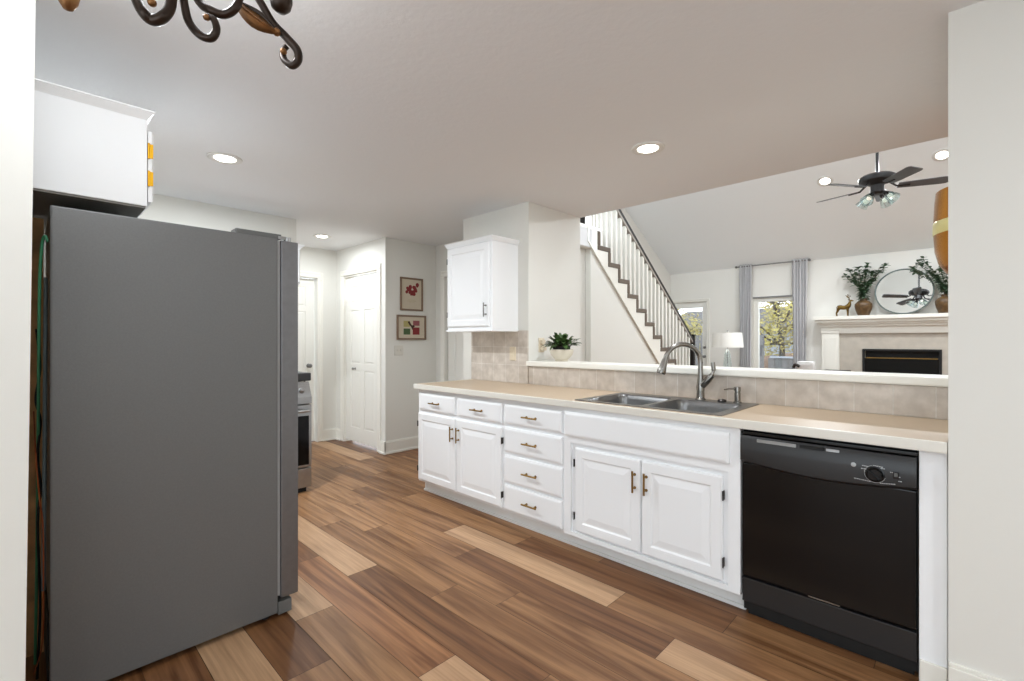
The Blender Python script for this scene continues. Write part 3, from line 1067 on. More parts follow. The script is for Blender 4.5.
uf = empty('wall_cabinet', (0.15, 2.7, 1.79), 'white wall cabinet over the refrigerator with yellow brass hinges', 'cabinet')
b = MB()
b.box(-0.258, 0.330, 2.27, 3.19, 1.793, 2.125)
b.build('body', 'cab', uf, bevel=0.002)
MB().box(-0.25, 0.325, 2.275, 3.185, 1.786, 1.7928).build('shaded_bottom', 'cab_shadow', uf)  # dark sheet standing for the shade under the cabinet
b = MB()
b.bm.verts.ensure_lookup_table()
crown(b, -0.258, 0.330, 2.27, 3.19, 2.124, 0.034, 0.022, 'Xy')
b.build('crown_molding', 'cab', uf)
for (p, q) in ((2.285, 2.725), (2.735, 3.175)):
    b = MB()
    b.rings((0.334, p, 1.815), (0, 1, 0), (0, 0, 1), (1, 0, 0), q - p, 0.275, [(0, 0), (0, 0.012), (0.008, 0.018), (0.05, 0.018), (0.058, 0.012), (0.07, 0.012), (0.095, 0.017)])
    o = b.build('door', 'cab', uf)
    ed = p if p < 2.5 else q
    s = -1 if p < 2.5 else 1
    for z in (1.905, 2.012):
        h = MB().box(0.334, 0.350, ed, ed + s * 0.004, z - 0.027, z + 0.027)
        h.cyl((0.336, ed + s * 0.004, z - 0.03), (0.336, ed + s * 0.004, z + 0.03), 0.004, n=10)
        tag(h.build('hinge', 'yellow_brass', o, smooth=True), 'yellow brass hinge')

ur = empty('wall_cabinet', (1.2, 4.4, 1.78), 'white wall cabinet over the range, its end just showing past the refrigerator', 'cabinet')
MB().box(0.60, 1.715, 4.285, 4.609, 1.775, 2.092).build('body', 'cab', ur, bevel=0.002)
b = MB(); crown(b, 0.60, 1.715, 4.285, 4.609, 2.09, 0.04, 0.03, 'Xy'); b.build('crown_molding', 'cab', ur)
for p in (0.61, 1.165):
    b = MB(); b.rings((p, 4.283, 1.79), (1, 0, 0), (0, 0, 1), (0, -1, 0), 0.54, 0.29, [(0, 0), (0, 0.015), (0.006, 0.02), (0.05, 0.02), (0.058, 0.013), (0.07, 0.013), (0.095, 0.019)])
    b.build('door', 'cab', ur)
cb = MB()
pz = [(1.655, 1.30), (1.665, 1.27), (1.70, 1.26), (1.755, 1.26), (1.775, 1.28), (1.78, 1.70), (1.76, 1.73), (1.73, 1.745), (1.68, 1.73), (1.655, 1.70)]
cb.prism(pz, 'y', 4.585, 4.607)
tag(cb.build('cutting_board', 'board_wood', bevel=0.004), 'wooden board hanging on the wall under the range wall cabinet', 'cutting board')

# ------------------------------------------------------------------ refrigerator
fr = empty('refrigerator', (0.45, 2.72, 0), 'large grey refrigerator seen from its side on the left', 'refrigerator')
b = MB()
b.box(0.062, 0.808, 2.270, 3.175, 0.025, 1.744, 0.006)
b.build('body', 'fridge', fr)
b = MB()
b.box(0.640, 0.830, 2.285, 2.36, 1.7445, 1.768, 0.006)
b.build('hinge_cover', 'grey_plastic', fr)
MB().box(0.640, 0.830, 3.08, 3.16, 1.7445, 1.768, 0.006).build('hinge_cover', 'grey_plastic', fr)
b = MB()
b.box(0.8095, 0.820, 2.278, 3.168, 0.10, 1.735)
b.build('door_gasket', 'gasket', fr)
for (p, q, hs) in ((2.270, 2.655, 2.63), (2.663, 3.175, 2.69)):
    b = MB()
    b.box(0.822, 0.900, p, q, 0.088, 1.738, 0.006)
    o = b.build('door', 'door_steel', fr)
    h = MB()
    hx = 0.935
    h.tube(smooth_pts([(0.900, hs, 0.55), (hx, hs, 0.58), (hx, hs, 1.0), (hx, hs, 1.42), (0.900, hs, 1.45)], 5), 0.011, 12)
    h.build('handle', 'steel', o, smooth=True)
b = MB()
b.lathe([(0.016, 0), (0.016, 0.022), (0, 0.022)], (0.860, 2.300, 1.738), 16)
b.box(0.815, 0.850, 2.283, 2.315, 1.746, 1.760, 0.002)
b.build('hinge', 'steel', fr, smooth=True)
b = MB()
b.box(0.812, 0.872, 2.275, 3.170, 0.012, 0.070, 0.004)
b.build('kick_grille', 'grey_plastic', fr)
for (x, y) in ((0.12, 2.32), (0.12, 3.12), (0.77, 2.32), (0.77, 3.12)):
    MB().cyl((x, y, 0), (x, y, 0.026), 0.018, n=12).build('foot', 'black_matte', fr)
b = MB()
b.box(0.057, 0.0618, 2.34, 3.10, 0.05, 0.30)
b.build('back_cover', 'black_matte', fr)

# things behind the refrigerator
wp = MB()
wp.box(-0.258, 0.056, 2.72, 2.738, 0.0, 1.775)
tag(wp.build('wood_panel', 'raw_wood'), 'raw brown wood side panel behind the refrigerator', 'panel')
tag(MB().tube(smooth_pts([(0.030, 2.60, 0.02), (0.034, 2.52, 0.5), (0.036, 2.42, 1.0), (0.038, 2.36, 1.45), (0.043, 2.33, 1.60), (0.050, 2.31, 1.64), (0.0575, 2.30, 1.62)], 6), 0.0045, 10).build('water_hose', 'green_hose', smooth=True),
    'thin green water hose rising behind the refrigerator', 'hose')
tag(MB().tube(smooth_pts([(0.047, 2.325, 0.40), (0.050, 2.33, 0.8), (0.052, 2.34, 1.2), (0.054, 2.36, 1.5)], 6), 0.006, 10).build('drain_hose', 'grey_hose', smooth=True),
    'grey tube running straight up the back edge of the refrigerator', 'hose')
tag(MB().tube(smooth_pts([(0.026, 2.55, 0.005), (0.045, 2.36, 0.20), (0.047, 2.32, 0.42), (0.046, 2.32, 0.62), (0.038, 2.33, 0.72), (0.030, 2.40, 0.85), (0.026, 2.60, 1.0)], 7), 0.0022, 8).build('copper_wire', 'orange_wire', smooth=True),
    'thin orange wire looping behind the refrigerator near the floor', 'wire')
tag(MB().tube(smooth_pts([(0.034, 2.50, 0.01), (0.041, 2.45, 0.3), (0.034, 2.40, 0.62), (0.042, 2.40, 0.74), (0.034, 2.42, 0.86), (0.042, 2.44, 0.98), (0.030, 2.46, 1.06), (0.043, 2.55, 1.18), (0.034, 2.70, 1.32)], 7), 0.0038, 8).build('power_cord', 'black_matte', smooth=True),
    'tangled black power cord behind the refrigerator', 'cord')

# ------------------------------------------------------------------ range
rg = empty('range', (1.31, 4.3, 0), 'stainless steel range with a black oven window, half hidden past the refrigerator', 'range')
rx0, rx1, ry = 0.935, 1.690, 4.0
MB().box(rx0, rx1, ry + 0.03, 4.605, 0.03, 0.905).build('body', 'metal_grey', rg)
MB().box(rx0, rx1, ry + 0.04, 4.605, 0.905, 0.922, 0.003).box(rx0, rx1, 4.56, 4.605, 0.922, 0.985).build('cooktop', 'black_glass', rg)
b = MB()
b.prism([(ry - 0.02, 0.745), (ry - 0.02, 0.80), (ry + 0.04, 0.925), (ry + 0.06, 0.925), (ry + 0.06, 0.745)], 'x', rx0, rx1)
pn = b.build('control_panel', 'steel', rg, bevel=0.003)
for x in (1.05, 1.17, 1.31, 1.47, 1.615):
    q = MB(); q.lathe([(0.024, 0), (0.022, 0.004), (0.020, 0.028), (0.016, 0.032), (0, 0.032)], (x, ry + 0.006, 0.855), 18, (0, -0.9, 0.43))
    q.build('knob', 'steel', pn, smooth=True)
b = MB(); b.box(rx0 + 0.002, rx1 - 0.002, ry - 0.02, ry + 0.03, 0.215, 0.735, 0.004)
od = b.build('oven_door', 'steel', rg)
MB().box(rx0 + 0.05, rx1 - 0.025, ry - 0.0225, ry - 0.019, 0.235, 0.645).build('oven_window', 'black_glass', od)
q = MB(); q.cyl((rx0 + 0.04, ry - 0.062, 0.69), (rx1 - 0.04, ry - 0.062, 0.69), 0.012, n=14)
for x in (rx0 + 0.07, rx1 - 0.07): q.cyl((x, ry - 0.062, 0.69), (x, ry - 0.019, 0.69), 0.009, n=10)
q.build('handle', 'steel', od, smooth=True)
MB().box(rx0 + 0.002, rx1 - 0.002, ry - 0.018, ry + 0.03, 0.045, 0.205, 0.004).build('storage_drawer', 'steel', rg)
MB().box(rx0 + 0.03, rx1 - 0.03, ry + 0.02, ry + 0.06, 0.0, 0.045).build('base', 'black_matte', rg)

gr = empty('griddle', (1.58, 4.17, 0.924), 'small black box-shaped cooking appliance standing on the range', 'griddle')
MB().box(1.44, 1.715, 4.05, 4.30, 0.930, 1.000, 0.012).build('body', 'black_panel', gr)
for x in (1.47, 1.67):
    for y in (4.08, 4.27):
        MB().cyl((x, y, 0.9225), (x, y, 0.932), 0.008, n=10).build('foot', 'black_matte', gr)

# ------------------------------------------------------------------ pictures, plates
def picture(name, x0, x1, z0, z1, label, y=4.681):
    t = empty(name, ((x0 + x1) / 2, y, z0), label, 'picture')
    b = MB(); w, h = x1 - x0, z1 - z0
    b.rings((x0, y - 0.001, z0), (1, 0, 0), (0, 0, 1), (0, -1, 0), w, h, [(0, 0), (0, 0.018), (0.004, 0.02), (0.016, 0.02), (0.02, 0.012), (0.0201, 0.004)])
    b.build('frame', 'frame_wood', t)
    MB().box(x0 + 0.019, x1 - 0.019, y - 0.0075, y - 0.0052, z0 + 0.019, z1 - 0.019).build('mat_board', 'paper', t)
    return t


p1_ = picture('framed_picture', 3.000, 3.310, 1.625, 2.010, 'upper framed print of a red botanical motif on the wall by the pantry')
b = MB()
rr = random.Random(11)
cx, cz = 3.155, 1.853
for sx in (-1, 1):
    for k in range(9):
        u, v = sx * rr.uniform(0.015, 0.080), rr.uniform(-0.055, 0.065)
        b.lathe([(0, 0), (rr.uniform(0.018, 0.026), 0.0), (0.0, 0.0012)], (cx + u, 4.6735, cz + v * 0.8 + abs(u) * 0.5 - 0.01), 7, (0, -1, 0))
b.box(cx - 0.02, cx + 0.03, 4.6722, 4.6736, cz - 0.05, cz + 0.012)
tag(b.build('red_motif', 'red_ink', p1_), 'red botanical motif')
b = MB()
for k, w in enumerate((0.10, 0.12, 0.08)):
    b.box(cx - w / 2, cx + w / 2, 4.6724, 4.6736, 1.748 - k * 0.012, 1.750 - k * 0.012)
b.build('caption_lines', 'olive_ink', p1_)
p2_ = picture('framed_picture', 2.955, 3.355, 1.285, 1.572, 'lower framed print of four coloured squares on the wall by the pantry')
for nm, mm, a, c, e_, f_ in (('olive_square', 'olive_ink', 3.045, 3.13, 1.435, 1.505), ('pink_square', 'pink_ink', 3.175, 3.265, 1.450, 1.510), ('green_square', 'green_ink', 3.045, 3.135, 1.345, 1.415), ('red_square', 'red_ink', 3.170, 3.265, 1.345, 1.430)):
    MB().box(a, c, 4.6724, 4.6736, e_, f_).build(nm, mm, p2_)
b = MB()
b.prism([(3.10, 1.49), (3.12, 1.505), (3.155, 1.455), (3.185, 1.455), (3.20, 1.44), (3.18, 1.43), (3.165, 1.40), (3.15, 1.43), (3.125, 1.455)], 'y', 4.6708, 4.6722)
b.build('dark_sprig', 'brown_ink', p2_)

sw = empty('light_switch', (2.99, 4.681, 1.10), 'white double light switch plate below the framed prints', 'light switch')
b = MB(); b.rings((2.925, 4.680, 1.105), (1, 0, 0), (0, 0, 1), (0, -1, 0), 0.118, 0.115, [(0, 0), (0.001, 0.005), (0.006, 0.007)])
b.build('plate', 'white_plastic', sw)
for x in (2.961, 3.007):
    MB().box(x - 0.005, x + 0.005, 4.662, 4.674, 1.156, 1.174, 0.001).build('toggle', 'white_plastic', sw)
os_ = empty('outlet', (2.908, 2.79, 1.18), 'pale outlet cover set in the brown tile under the wall cabinet', 'outlet')
b = MB(); b.rings((2.907, 2.825, 1.105), (0, -1, 0), (0, 0, 1), (-1, 0, 0), 0.072, 0.118, [(0, 0), (0.001, 0.005), (0.006, 0.007)])
b.build('plate', 'beige_plastic', os_)
for z in (1.140, 1.186):
    MB().box(2.897, 2.901, 2.772, 2.806, z - 0.014, z + 0.014, 0.001).build('receptacle', 'beige_plastic', os_)
ob = empty('outlet', (3.08, 2.62, 1.18), 'beige outlet cover on the column side behind the potted plant', 'outlet')
b = MB(); b.rings((3.045, 2.621, 1.175), (1, 0, 0), (0, 0, 1), (0, -1, 0), 0.075, 0.125, [(0, 0), (0.001, 0.005), (0.006, 0.007)])
b.build('plate', 'beige_plastic', ob)
b = MB(); b.box(3.062, 3.102, 2.575, 2.613, 1.190, 1.225, 0.006); b.box(3.062, 3.102, 2.585, 2.613, 1.245, 1.282, 0.006)
b.build('plug', 'beige_plastic', ob)

# ------------------------------------------------------------------ potted plant on the ledge
def leaf(b, p, d, length, width, droop=0.3, fold=0.0):
    p, d = V3(p), V3(d).normalized()
    side = d.cross(Vector((0, 0, 1)))
    if side.length < 1e-3: side = Vector((1, 0, 0))
    side.normalize()
    up = side.cross(d)
    n = 5
    L_, R_, C_ = [], [], []
    for i in range(n + 1):
        t = i / n
        c = p + d * length * t - Vector((0, 0, 1)) * droop * length * t * t
        w = width * math.sin(PI * min(1, t * 0.93 + 0.07)) ** 0.8 * 0.5
        L_.append(b.bm.verts.new(c - side * w + up * w * 0.35)); R_.append(b.bm.verts.new(c + side * w + up * w * 0.35)); C_.append(b.bm.verts.new(c))
    for i in range(n):
        b.bm.faces.new([L_[i], C_[i], C_[i + 1], L_[i + 1]])
        b.bm.faces.new([C_[i], R_[i], R_[i + 1], C_[i + 1]])


pc = at(561.5, 361, X=3.055); pc.z = 1.106
pp = empty('potted_plant', pc, 'small leafy green plant in a round cream bowl on the bar ledge', 'plant')
b = MB()
b.lathe([(0.0, 0.0), (0.052, 0.0), (0.056, 0.008), (0.050, 0.012), (0.070, 0.030), (0.090, 0.055), (0.098, 0.082), (0.098, 0.096), (0.094, 0.098), (0.091, 0.094), (0.091, 0.080), (0, 0.080)], pc, 32)
b.build('bowl', 'cream_pot', pp, smooth=True)
b = MB(); b.lathe([(0.070, 0.078), (0.074, 0.125), (0.070, 0.126), (0.068, 0.115), (0, 0.115)], pc, 24)
b.build('inner_pot', 'soil', pp, smooth=True)
rr = random.Random(21)
b = MB(); bs_ = MB()
for k in range(150):
    a = rr.uniform(0, 2 * PI); el = rr.uniform(0.05, 1.4)
    d = Vector((math.cos(a) * math.cos(el), math.sin(a) * math.cos(el), math.sin(el)))
    st = pc + Vector((0, 0, 0.118)) + Vector((math.cos(a), math.sin(a), 0)) * rr.uniform(0, 0.045)
    ln = rr.uniform(0.01, 0.095)
    bs_.tube([st, st + d * ln], 0.0012, 5)
    leaf(b, st + d * ln, d + Vector((0, 0, rr.uniform(-0.3, 0.2))), rr.uniform(0.045, 0.07), rr.uniform(0.028, 0.042), rr.uniform(0.1, 0.6))
tag(b.build('foliage', 'leaf', pp, smooth=True), None, kind='stuff')
bs_.build('stems', 'stem', pp)

# ------------------------------------------------------------------ recessed lights
def recessed(loc, normal, label, power=22, first=[None]):
    n = V3(normal).normalized()
    t = empty('recessed_light', loc, label, 'ceiling light', 'recessed ceiling lights')
    b = MB()
    b.lathe([(0.058, 0.0), (0.062, 0.006), (0.088, 0.011), (0.096, 0.007), (0.098, 0.0)], V3(loc) , 40, n)
    b.build('trim_ring', 'ring', t, smooth=True)
    b = MB()
    b.lathe([(0.060, 0.003), (0.05, 0.010), (0.03, 0.014), (0.0, 0.015)], V3(loc), 32, n)
    b.build('lens', 'bulb', t, smooth=True)
    l = lamp('recessed_lamp', 'AREA', V3(loc) + n * 0.03, power, WARM, 0.13)
    l.rotation_euler = Vector((0, 0, -1)).rotation_difference(n).to_euler()


recessed((0.886, 3.386, CH), (0, 0, -1), 'recessed ceiling light above the refrigerator', 42)
recessed((2.608, 1.374, CH), (0, 0, -1), 'recessed ceiling light above the sink', 17)
recessed((2.295, 5.138, CH), (0, 0, -1), 'recessed ceiling light in the hall by the pantry door', 12)
vn = (-VS, 0, -1)
recessed((7.76, 1.404, vault(7.76)), vn, 'recessed light in the vaulted ceiling left of the fan', 44)
recessed((7.72, 0.195, vault(7.72)), vn, 'recessed light in the vaulted ceiling at the edge of the right wall', 44)

# ------------------------------------------------------------------ staircase
st = empty('staircase', (6.6, 3.9, 0), 'carpeted staircase with white balusters and a dark handrail rising to the left', 'staircase')
RUN, RISE, NX, NZ = 0.244, 0.1885, 5.10, 2.488
# carpeted steps
poly_top = [(4.84, 2.68), (5.085, 2.68)]
prof = [(4.60, 2.68), (NX, 2.68)]
for k in range(0, 13):
    zz = NZ - RISE * k
    prof += [(NX + RUN * k, zz), (NX + RUN * (k + 1), zz)]
prof += [(NX + RUN * 13, max(0.0, NZ - RISE * 13))]
low = [(x, max(0.0, z - 0.22)) for x, z in ((NX + RUN * 13, 0.0), (NX + RUN * 11, 0.30), (4.97, 2.68), (4.60, 2.68))]
b = MB(); b.prism(prof + low, 'y', STY + 0.06, 4.399)
b.build('steps', 'carpet', st)
# edge band of the carpet wrapping over the skirt
out = []
inn = []
TH = 0.060
zig = [(NX - 0.010, 2.660)]
for k in range(0, 13):
    zz = NZ - RISE * k
    zig += [(NX - 0.010 + RUN * k, zz), (NX - 0.010 + RUN * (k + 1), zz)]
outer = zig
inner = []
for i, (x, z) in enumerate(zig):
    if i == 0: inner.append((x - 0.038, z)); continue
    if i % 2 == 1: inner.append((x - 0.038, z - TH))
    else: inner.append((x - 0.038, z - TH))
b = MB()
for k in range(0, 13):
    zz = NZ - RISE * k
    x0 = NX - 0.010 + RUN * k
    ztop = (NZ - RISE * (k - 1)) if k else 2.665
    b.box(x0 - 0.050, x0 + 0.006, STY - 0.012, STY + 0.06, zz, ztop - (TH if k else 0))
    b.box(x0 - 0.050, x0 + RUN, STY - 0.012, STY + 0.06, zz - TH, zz)
b.build('carpet_edge', 'carpet', st, bevel=0.008)
# skirt board
b = MB()
b.box(4.83, NX - 0.03, STY, STY + 0.06, 2.44, 2.66)
up = [(NX - 0.03, 2.44)]
for k in range(0, 13):
    zz = NZ - RISE * k - TH + 0.005
    up += [(NX - 0.03 + RUN * k, zz), (NX - 0.03 + RUN * (k + 1), zz)]
xe = NX - 0.03 + RUN * 13
lowp = [(xe, 0.0), (7.82, 0.0), (4.905, 2.44)]
b.prism(up + lowp, 'y', STY, STY + 0.06)
b.build('skirt_board', 'trim', st)
b = MB()
b.prism([(4.82, 2.700), (4.84, 2.700), (4.84, 2.517), (7.80, sk(7.80)), (7.80, sk(7.80) - 0.03), (4.82, 2.500)], 'y', STY - 0.012, STY)
b.build('skirt_molding', 'trim', st)
b = MB(); b.box(4.60, NX + 0.002, STY - 0.004, STY + 0.06, 2.662, 2.70)
b.build('landing_edge', 'trim', st)
# balusters
rz = lambda x: 3.385 - 0.729 * (x - 5.10)
YB = STY + 0.035
first = None
def baluster(x, z0, z1):
    b = MB()
    b.box(x - 0.021, x + 0.021, YB - 0.019, YB + 0.019, z0, z1)
    return b.build('baluster', 'trim', st)
for k in range(0, 12):
    zz = NZ - RISE * k
    for f in (0.055, 0.177):
        x = NX + RUN * k + f
        if x < 7.95:
            baluster(x, zz, rz(x) - 0.045)
for x in (4.98, 5.05):
    baluster(x, 2.70, rz(x) - 0.03)
b = MB()
a0, a1 = Vector((4.90, YB, rz(4.90))), Vector((7.98, YB, rz(7.98)))
b.prism([(4.90, rz(4.90) - 0.022), (4.90, rz(4.90) + 0.040), (7.98, rz(7.98) + 0.040), (7.98, rz(7.98) - 0.022)], 'y', YB - 0.030, YB + 0.030)
b.build('handrail', 'rail', st, bevel=0.008)
b = MB()
b.prism([(4.90, rz(4.90) - 0.060), (4.90, rz(4.90) - 0.020), (7.98, rz(7.98) - 0.020), (7.98, rz(7.98) - 0.060)], 'y', YB - 0.028, YB + 0.028)
b.build('rail_fillet', 'rail_brown', st)
b = MB(); b.box(7.97, 8.04, YB - 0.035, YB + 0.035, 0.0, 1.36, 0.004); b.box(7.96, 8.05, YB - 0.045, YB + 0.045, 1.36, 1.38, 0.004)
b.build('newel_post', 'rail', st)
b = MB(); b.box(4.86, 4.92, YB - 0.03, YB + 0.03, 2.70, 3.62, 0.004)
b.build('upper_newel_post', 'trim', st)
b = MB()
b.box(6.02, 6.40, 4.375, 4.3995, 2.95, 3.60)  # added dark sheet filling in for the dark opening past the landing
tag(b.build('dark_panel', 'rail', bevel=0.004), 'dark panel added on the stairwell wall in place of a dark opening upstairs', 'wall panel')

# ------------------------------------------------------------------ living room: curtains, rod, lamp
def curtain(ya, yb, label, seed):
    rr = random.Random(seed)
    b = MB()
    n = 44
    zs = [2.675, 2.62, 2.50, 1.9, 1.2, 0.6, 0.03]
    cols = []
    for i in range(n + 1):
        u = i / n
        y = ya + (yb - ya) * u
        ph = u * 2 * PI * 5
        cols.append([(9.215 + 0.028 * math.sin(ph) * (0.75 if z > 2.5 else 1), y + 0.006 * math.sin(ph * 0.5 + z * 2 + seed) + (0.0 if z > 2.5 else (u - 0.5) * 0.02 * (2.5 - z)), z) for z in zs])
    vs = [[b.bm.verts.new(p) for p in c] for c in cols]
    vb = [[b.bm.verts.new((p[0] + 0.004, p[1], p[2])) for p in c] for c in cols]
    for A, B_ in zip(vs, vs[1:]):
        for k in range(len(zs) - 1):
            b.bm.faces.new([A[k], B_[k], B_[k + 1], A[k + 1]])
    for A, B_ in zip(vb, vb[1:]):
        for k in range(len(zs) - 1):
            b.bm.faces.new([A[k + 1], B_[k + 1], B_[k], A[k]])
    for q in (0, -1):
        for k in range(len(zs) - 1):
            b.bm.faces.new([vs[q][k], vs[q][k + 1], vb[q][k + 1], vb[q][k]])
    for i in range(n):
        b.bm.faces.new([vs[i][0], vb[i][0], vb[i + 1][0], vs[i + 1][0]])
        b.bm.faces.new([vs[i][-1], vs[i + 1][-1], vb[i + 1][-1], vb[i][-1]])
    bmesh.ops.recalc_face_normals(b.bm, faces=b.bm.faces)
    return tag(b.build('curtain', 'curtain', smooth=True), label, 'curtain', 'curtains at the living room window')


curtain(3.02, 2.80, 'long grey curtain panel hanging left of the living room window', 1)
curtain(2.15, 1.92, 'long grey curtain panel hanging right of the living room window', 2)
cr = empty('curtain_rod', (9.215, 2.5, 2.64), 'thin grey curtain rod over the living room window', 'curtain rod')
b = MB(); b.cyl((9.215, 3.06, 2.640), (9.215, 1.90, 2.640), 0.011, n=12); b.ball((9.215, 3.07, 2.640), 0.022).ball((9.215, 1.89, 2.640), 0.022)
b.build('rod', 'metal_grey', cr, smooth=True)
for y in (3.04, 1.91):
    MB().cyl((9.215, y, 2.640), (9.299, y, 2.640), 0.007, n=8).build('bracket', 'metal_grey', cr)

lc = at(727.5, 350, X=7.9); lx, ly = lc.x, lc.y
lm = empty('table_lamp', (lx, ly, 0.62), 'table lamp with a white drum shade and glass base in the living room', 'lamp')
b = MB(); b.lathe([(0.215, 1.165), (0.235, 1.165), (0.215, 1.40), (0.212, 1.40), (0.230, 1.168)], (lx, ly, 0), 40)
b.build('lamp_shade', 'shade', lm, smooth=True)
b = MB(); b.lathe([(0, 0.62), (0.07, 0.62), (0.075, 0.635), (0.07, 0.66), (0.062, 0.90), (0.045, 1.05), (0.02, 1.13), (0, 1.135)], (lx, ly, 0), 28)
b.build('base', 'clear', lm, smooth=True)
b = MB(); b.cyl((lx, ly, 0.64), (lx, ly, 1.42), 0.005, n=8); b.ball((lx, ly, 1.43), 0.014)
b.tube([(lx - 0.212, ly, 1.395), (lx + 0.212, ly, 1.395)], 0.003, 6); b.tube([(lx, ly - 0.212, 1.395), (lx, ly + 0.212, 1.395)], 0.003, 6)
b.build('stem', 'metal_grey', lm, smooth=True)
lamp('table_lamp_bulb', 'POINT', (lx, ly, 1.28), 5, WARM, 0.04)
tb = empty('side_table', (lx, ly, 0), 'dark side table carrying the table lamp in the living room', 'table')
MB().box(lx - 0.27, lx + 0.27, ly - 0.27, ly + 0.27, 0.585, 0.62, 0.004).build('table_top', 'rail', tb)
for sx in (-0.24, 0.24):
    for sy in (-0.24, 0.24):
        MB().box(lx + sx - 0.02, lx + sx + 0.02, ly + sy - 0.02, ly + sy + 0.02, 0, 0.585).build('leg', 'rail', tb)


# armchair (only its back shows over the ledge) and a dark console table
ac = empty('armchair', (8.05, 1.65, 0), 'pale upholstered armchair whose back shows above the bar ledge', 'armchair')
ax0, ax1, ay0, ay1 = 7.75, 8.40, 1.54, 1.76
MB().box(ax0, ax1, ay0 - 0.08, ay1 + 0.08, 0.16, 0.44, 0.04).build('seat', 'sofa', ac)
MB().box(ax0, ax0 + 0.16, ay0, ay1, 0.40, 0.978, 0.05).build('backrest', 'sofa', ac)
for y in (ay0 - 0.13, ay1 + 0.03):
    MB().box(ax0 + 0.02, ax1, y, y + 0.10, 0.16, 0.66, 0.03).build('armrest', 'sofa', ac)
for x in (ax0 + 0.06, ax1 - 0.06):
    for y in (ay0, ay1):
        MB().box(x - 0.02, x + 0.02, y - 0.02, y + 0.02, 0, 0.16).build('leg', 'rail', ac)
MB().tube(smooth_pts([(ax0 - 0.01, ay1 + 0.03, 0.88), (ax0 - 0.02, ay1 + 0.0, 0.93), (ax0 - 0.01, ay1 - 0.05, 0.90)], 5), 0.02, 8).build('back_trim', 'black_metal', ac)
tt = empty('console_table', (8.75, 1.45, 0), 'black-topped console table beside the pale armchair', 'table')
MB().box(8.52, 8.90, 1.27, 1.60, 0.78, 0.815, 0.004).build('table_top', 'rail', tt)
for x in (8.55, 8.87):
    for y in (1.30, 1.57):
        MB().box(x - 0.015, x + 0.015, y - 0.015, y + 0.015, 0, 0.78).build('leg', 'rail', tt)

# ------------------------------------------------------------------ fireplace
fp = empty('fireplace', (9.2, 0.70, 0), 'white fireplace mantel with beige tile surround and black firebox', 'fireplace')
fc_y = 0.70
b = MB()
xw = FARX - 0.001
# hole for the firebox: tile surround in four pieces
b.box(9.20, xw, 1.165, 1.47, 0, 1.40).box(9.20, xw, -0.07, 0.235, 0, 1.40).box(9.20, xw, 0.235, 1.165, 1.145, 1.40).box(9.20, xw, 0.235, 1.165, 0, 0.40)
b.build('tile_surround', 'tile_fp', fp)
for (p, q) in ((1.465, 1.70), (-0.30, -0.065)):
    b = MB()
    b.box(9.15, xw, p, q, 0, 1.40, 0.004)
    b.box(9.135, xw, p - 0.012, q + 0.012, 1.40, 1.455, 0.004)
    b.box(9.13, xw, p - 0.02, q + 0.02, 0, 0.14, 0.004)
    b.box(9.140, 9.15, p + 0.05, q - 0.05, 0.22, 1.32)
    b.build('pilaster', 'trim', fp)
b = MB()
b.box(9.16, xw, -0.32, 1.72, 1.39, 1.52, 0.004)
b.build('frieze', 'trim', fp)
b = MB()
for k, (o_, z0, z1) in enumerate(((0.05, 1.50, 1.535), (0.085, 1.535, 1.565), (0.125, 1.565, 1.61), (0.165, 1.61, 1.665))):
    b.box(9.17 - o_, xw, -0.30 - o_ * 0.6, 1.70 + o_ * 0.6, z0, z1, 0.004)
b.build('mantel_shelf', 'trim', fp)
b = MB()
b.box(9.185, 9.215, 0.235, 0.265, 0.40, 1.145).box(9.185, 9.215, 1.135, 1.165, 0.40, 1.145).box(9.185, 9.215, 0.265, 1.135, 1.115, 1.145).box(9.185, 9.215, 0.265, 1.135, 0.40, 0.43)
b.box(9.285, 9.298, 0.265, 1.135, 0.43, 1.115)
b.build('firebox', 'black_matte', fp)
MB().box(9.205, 9.212, 0.265, 1.135, 0.43, 1.0).build('glass_door', 'black_glass', fp)
MB().box(9.184, 9.200, 0.28, 1.12, 1.000, 1.014).build('curtain_bar', 'brass', fp)

MT = 1.665   # top of the mantel shelf
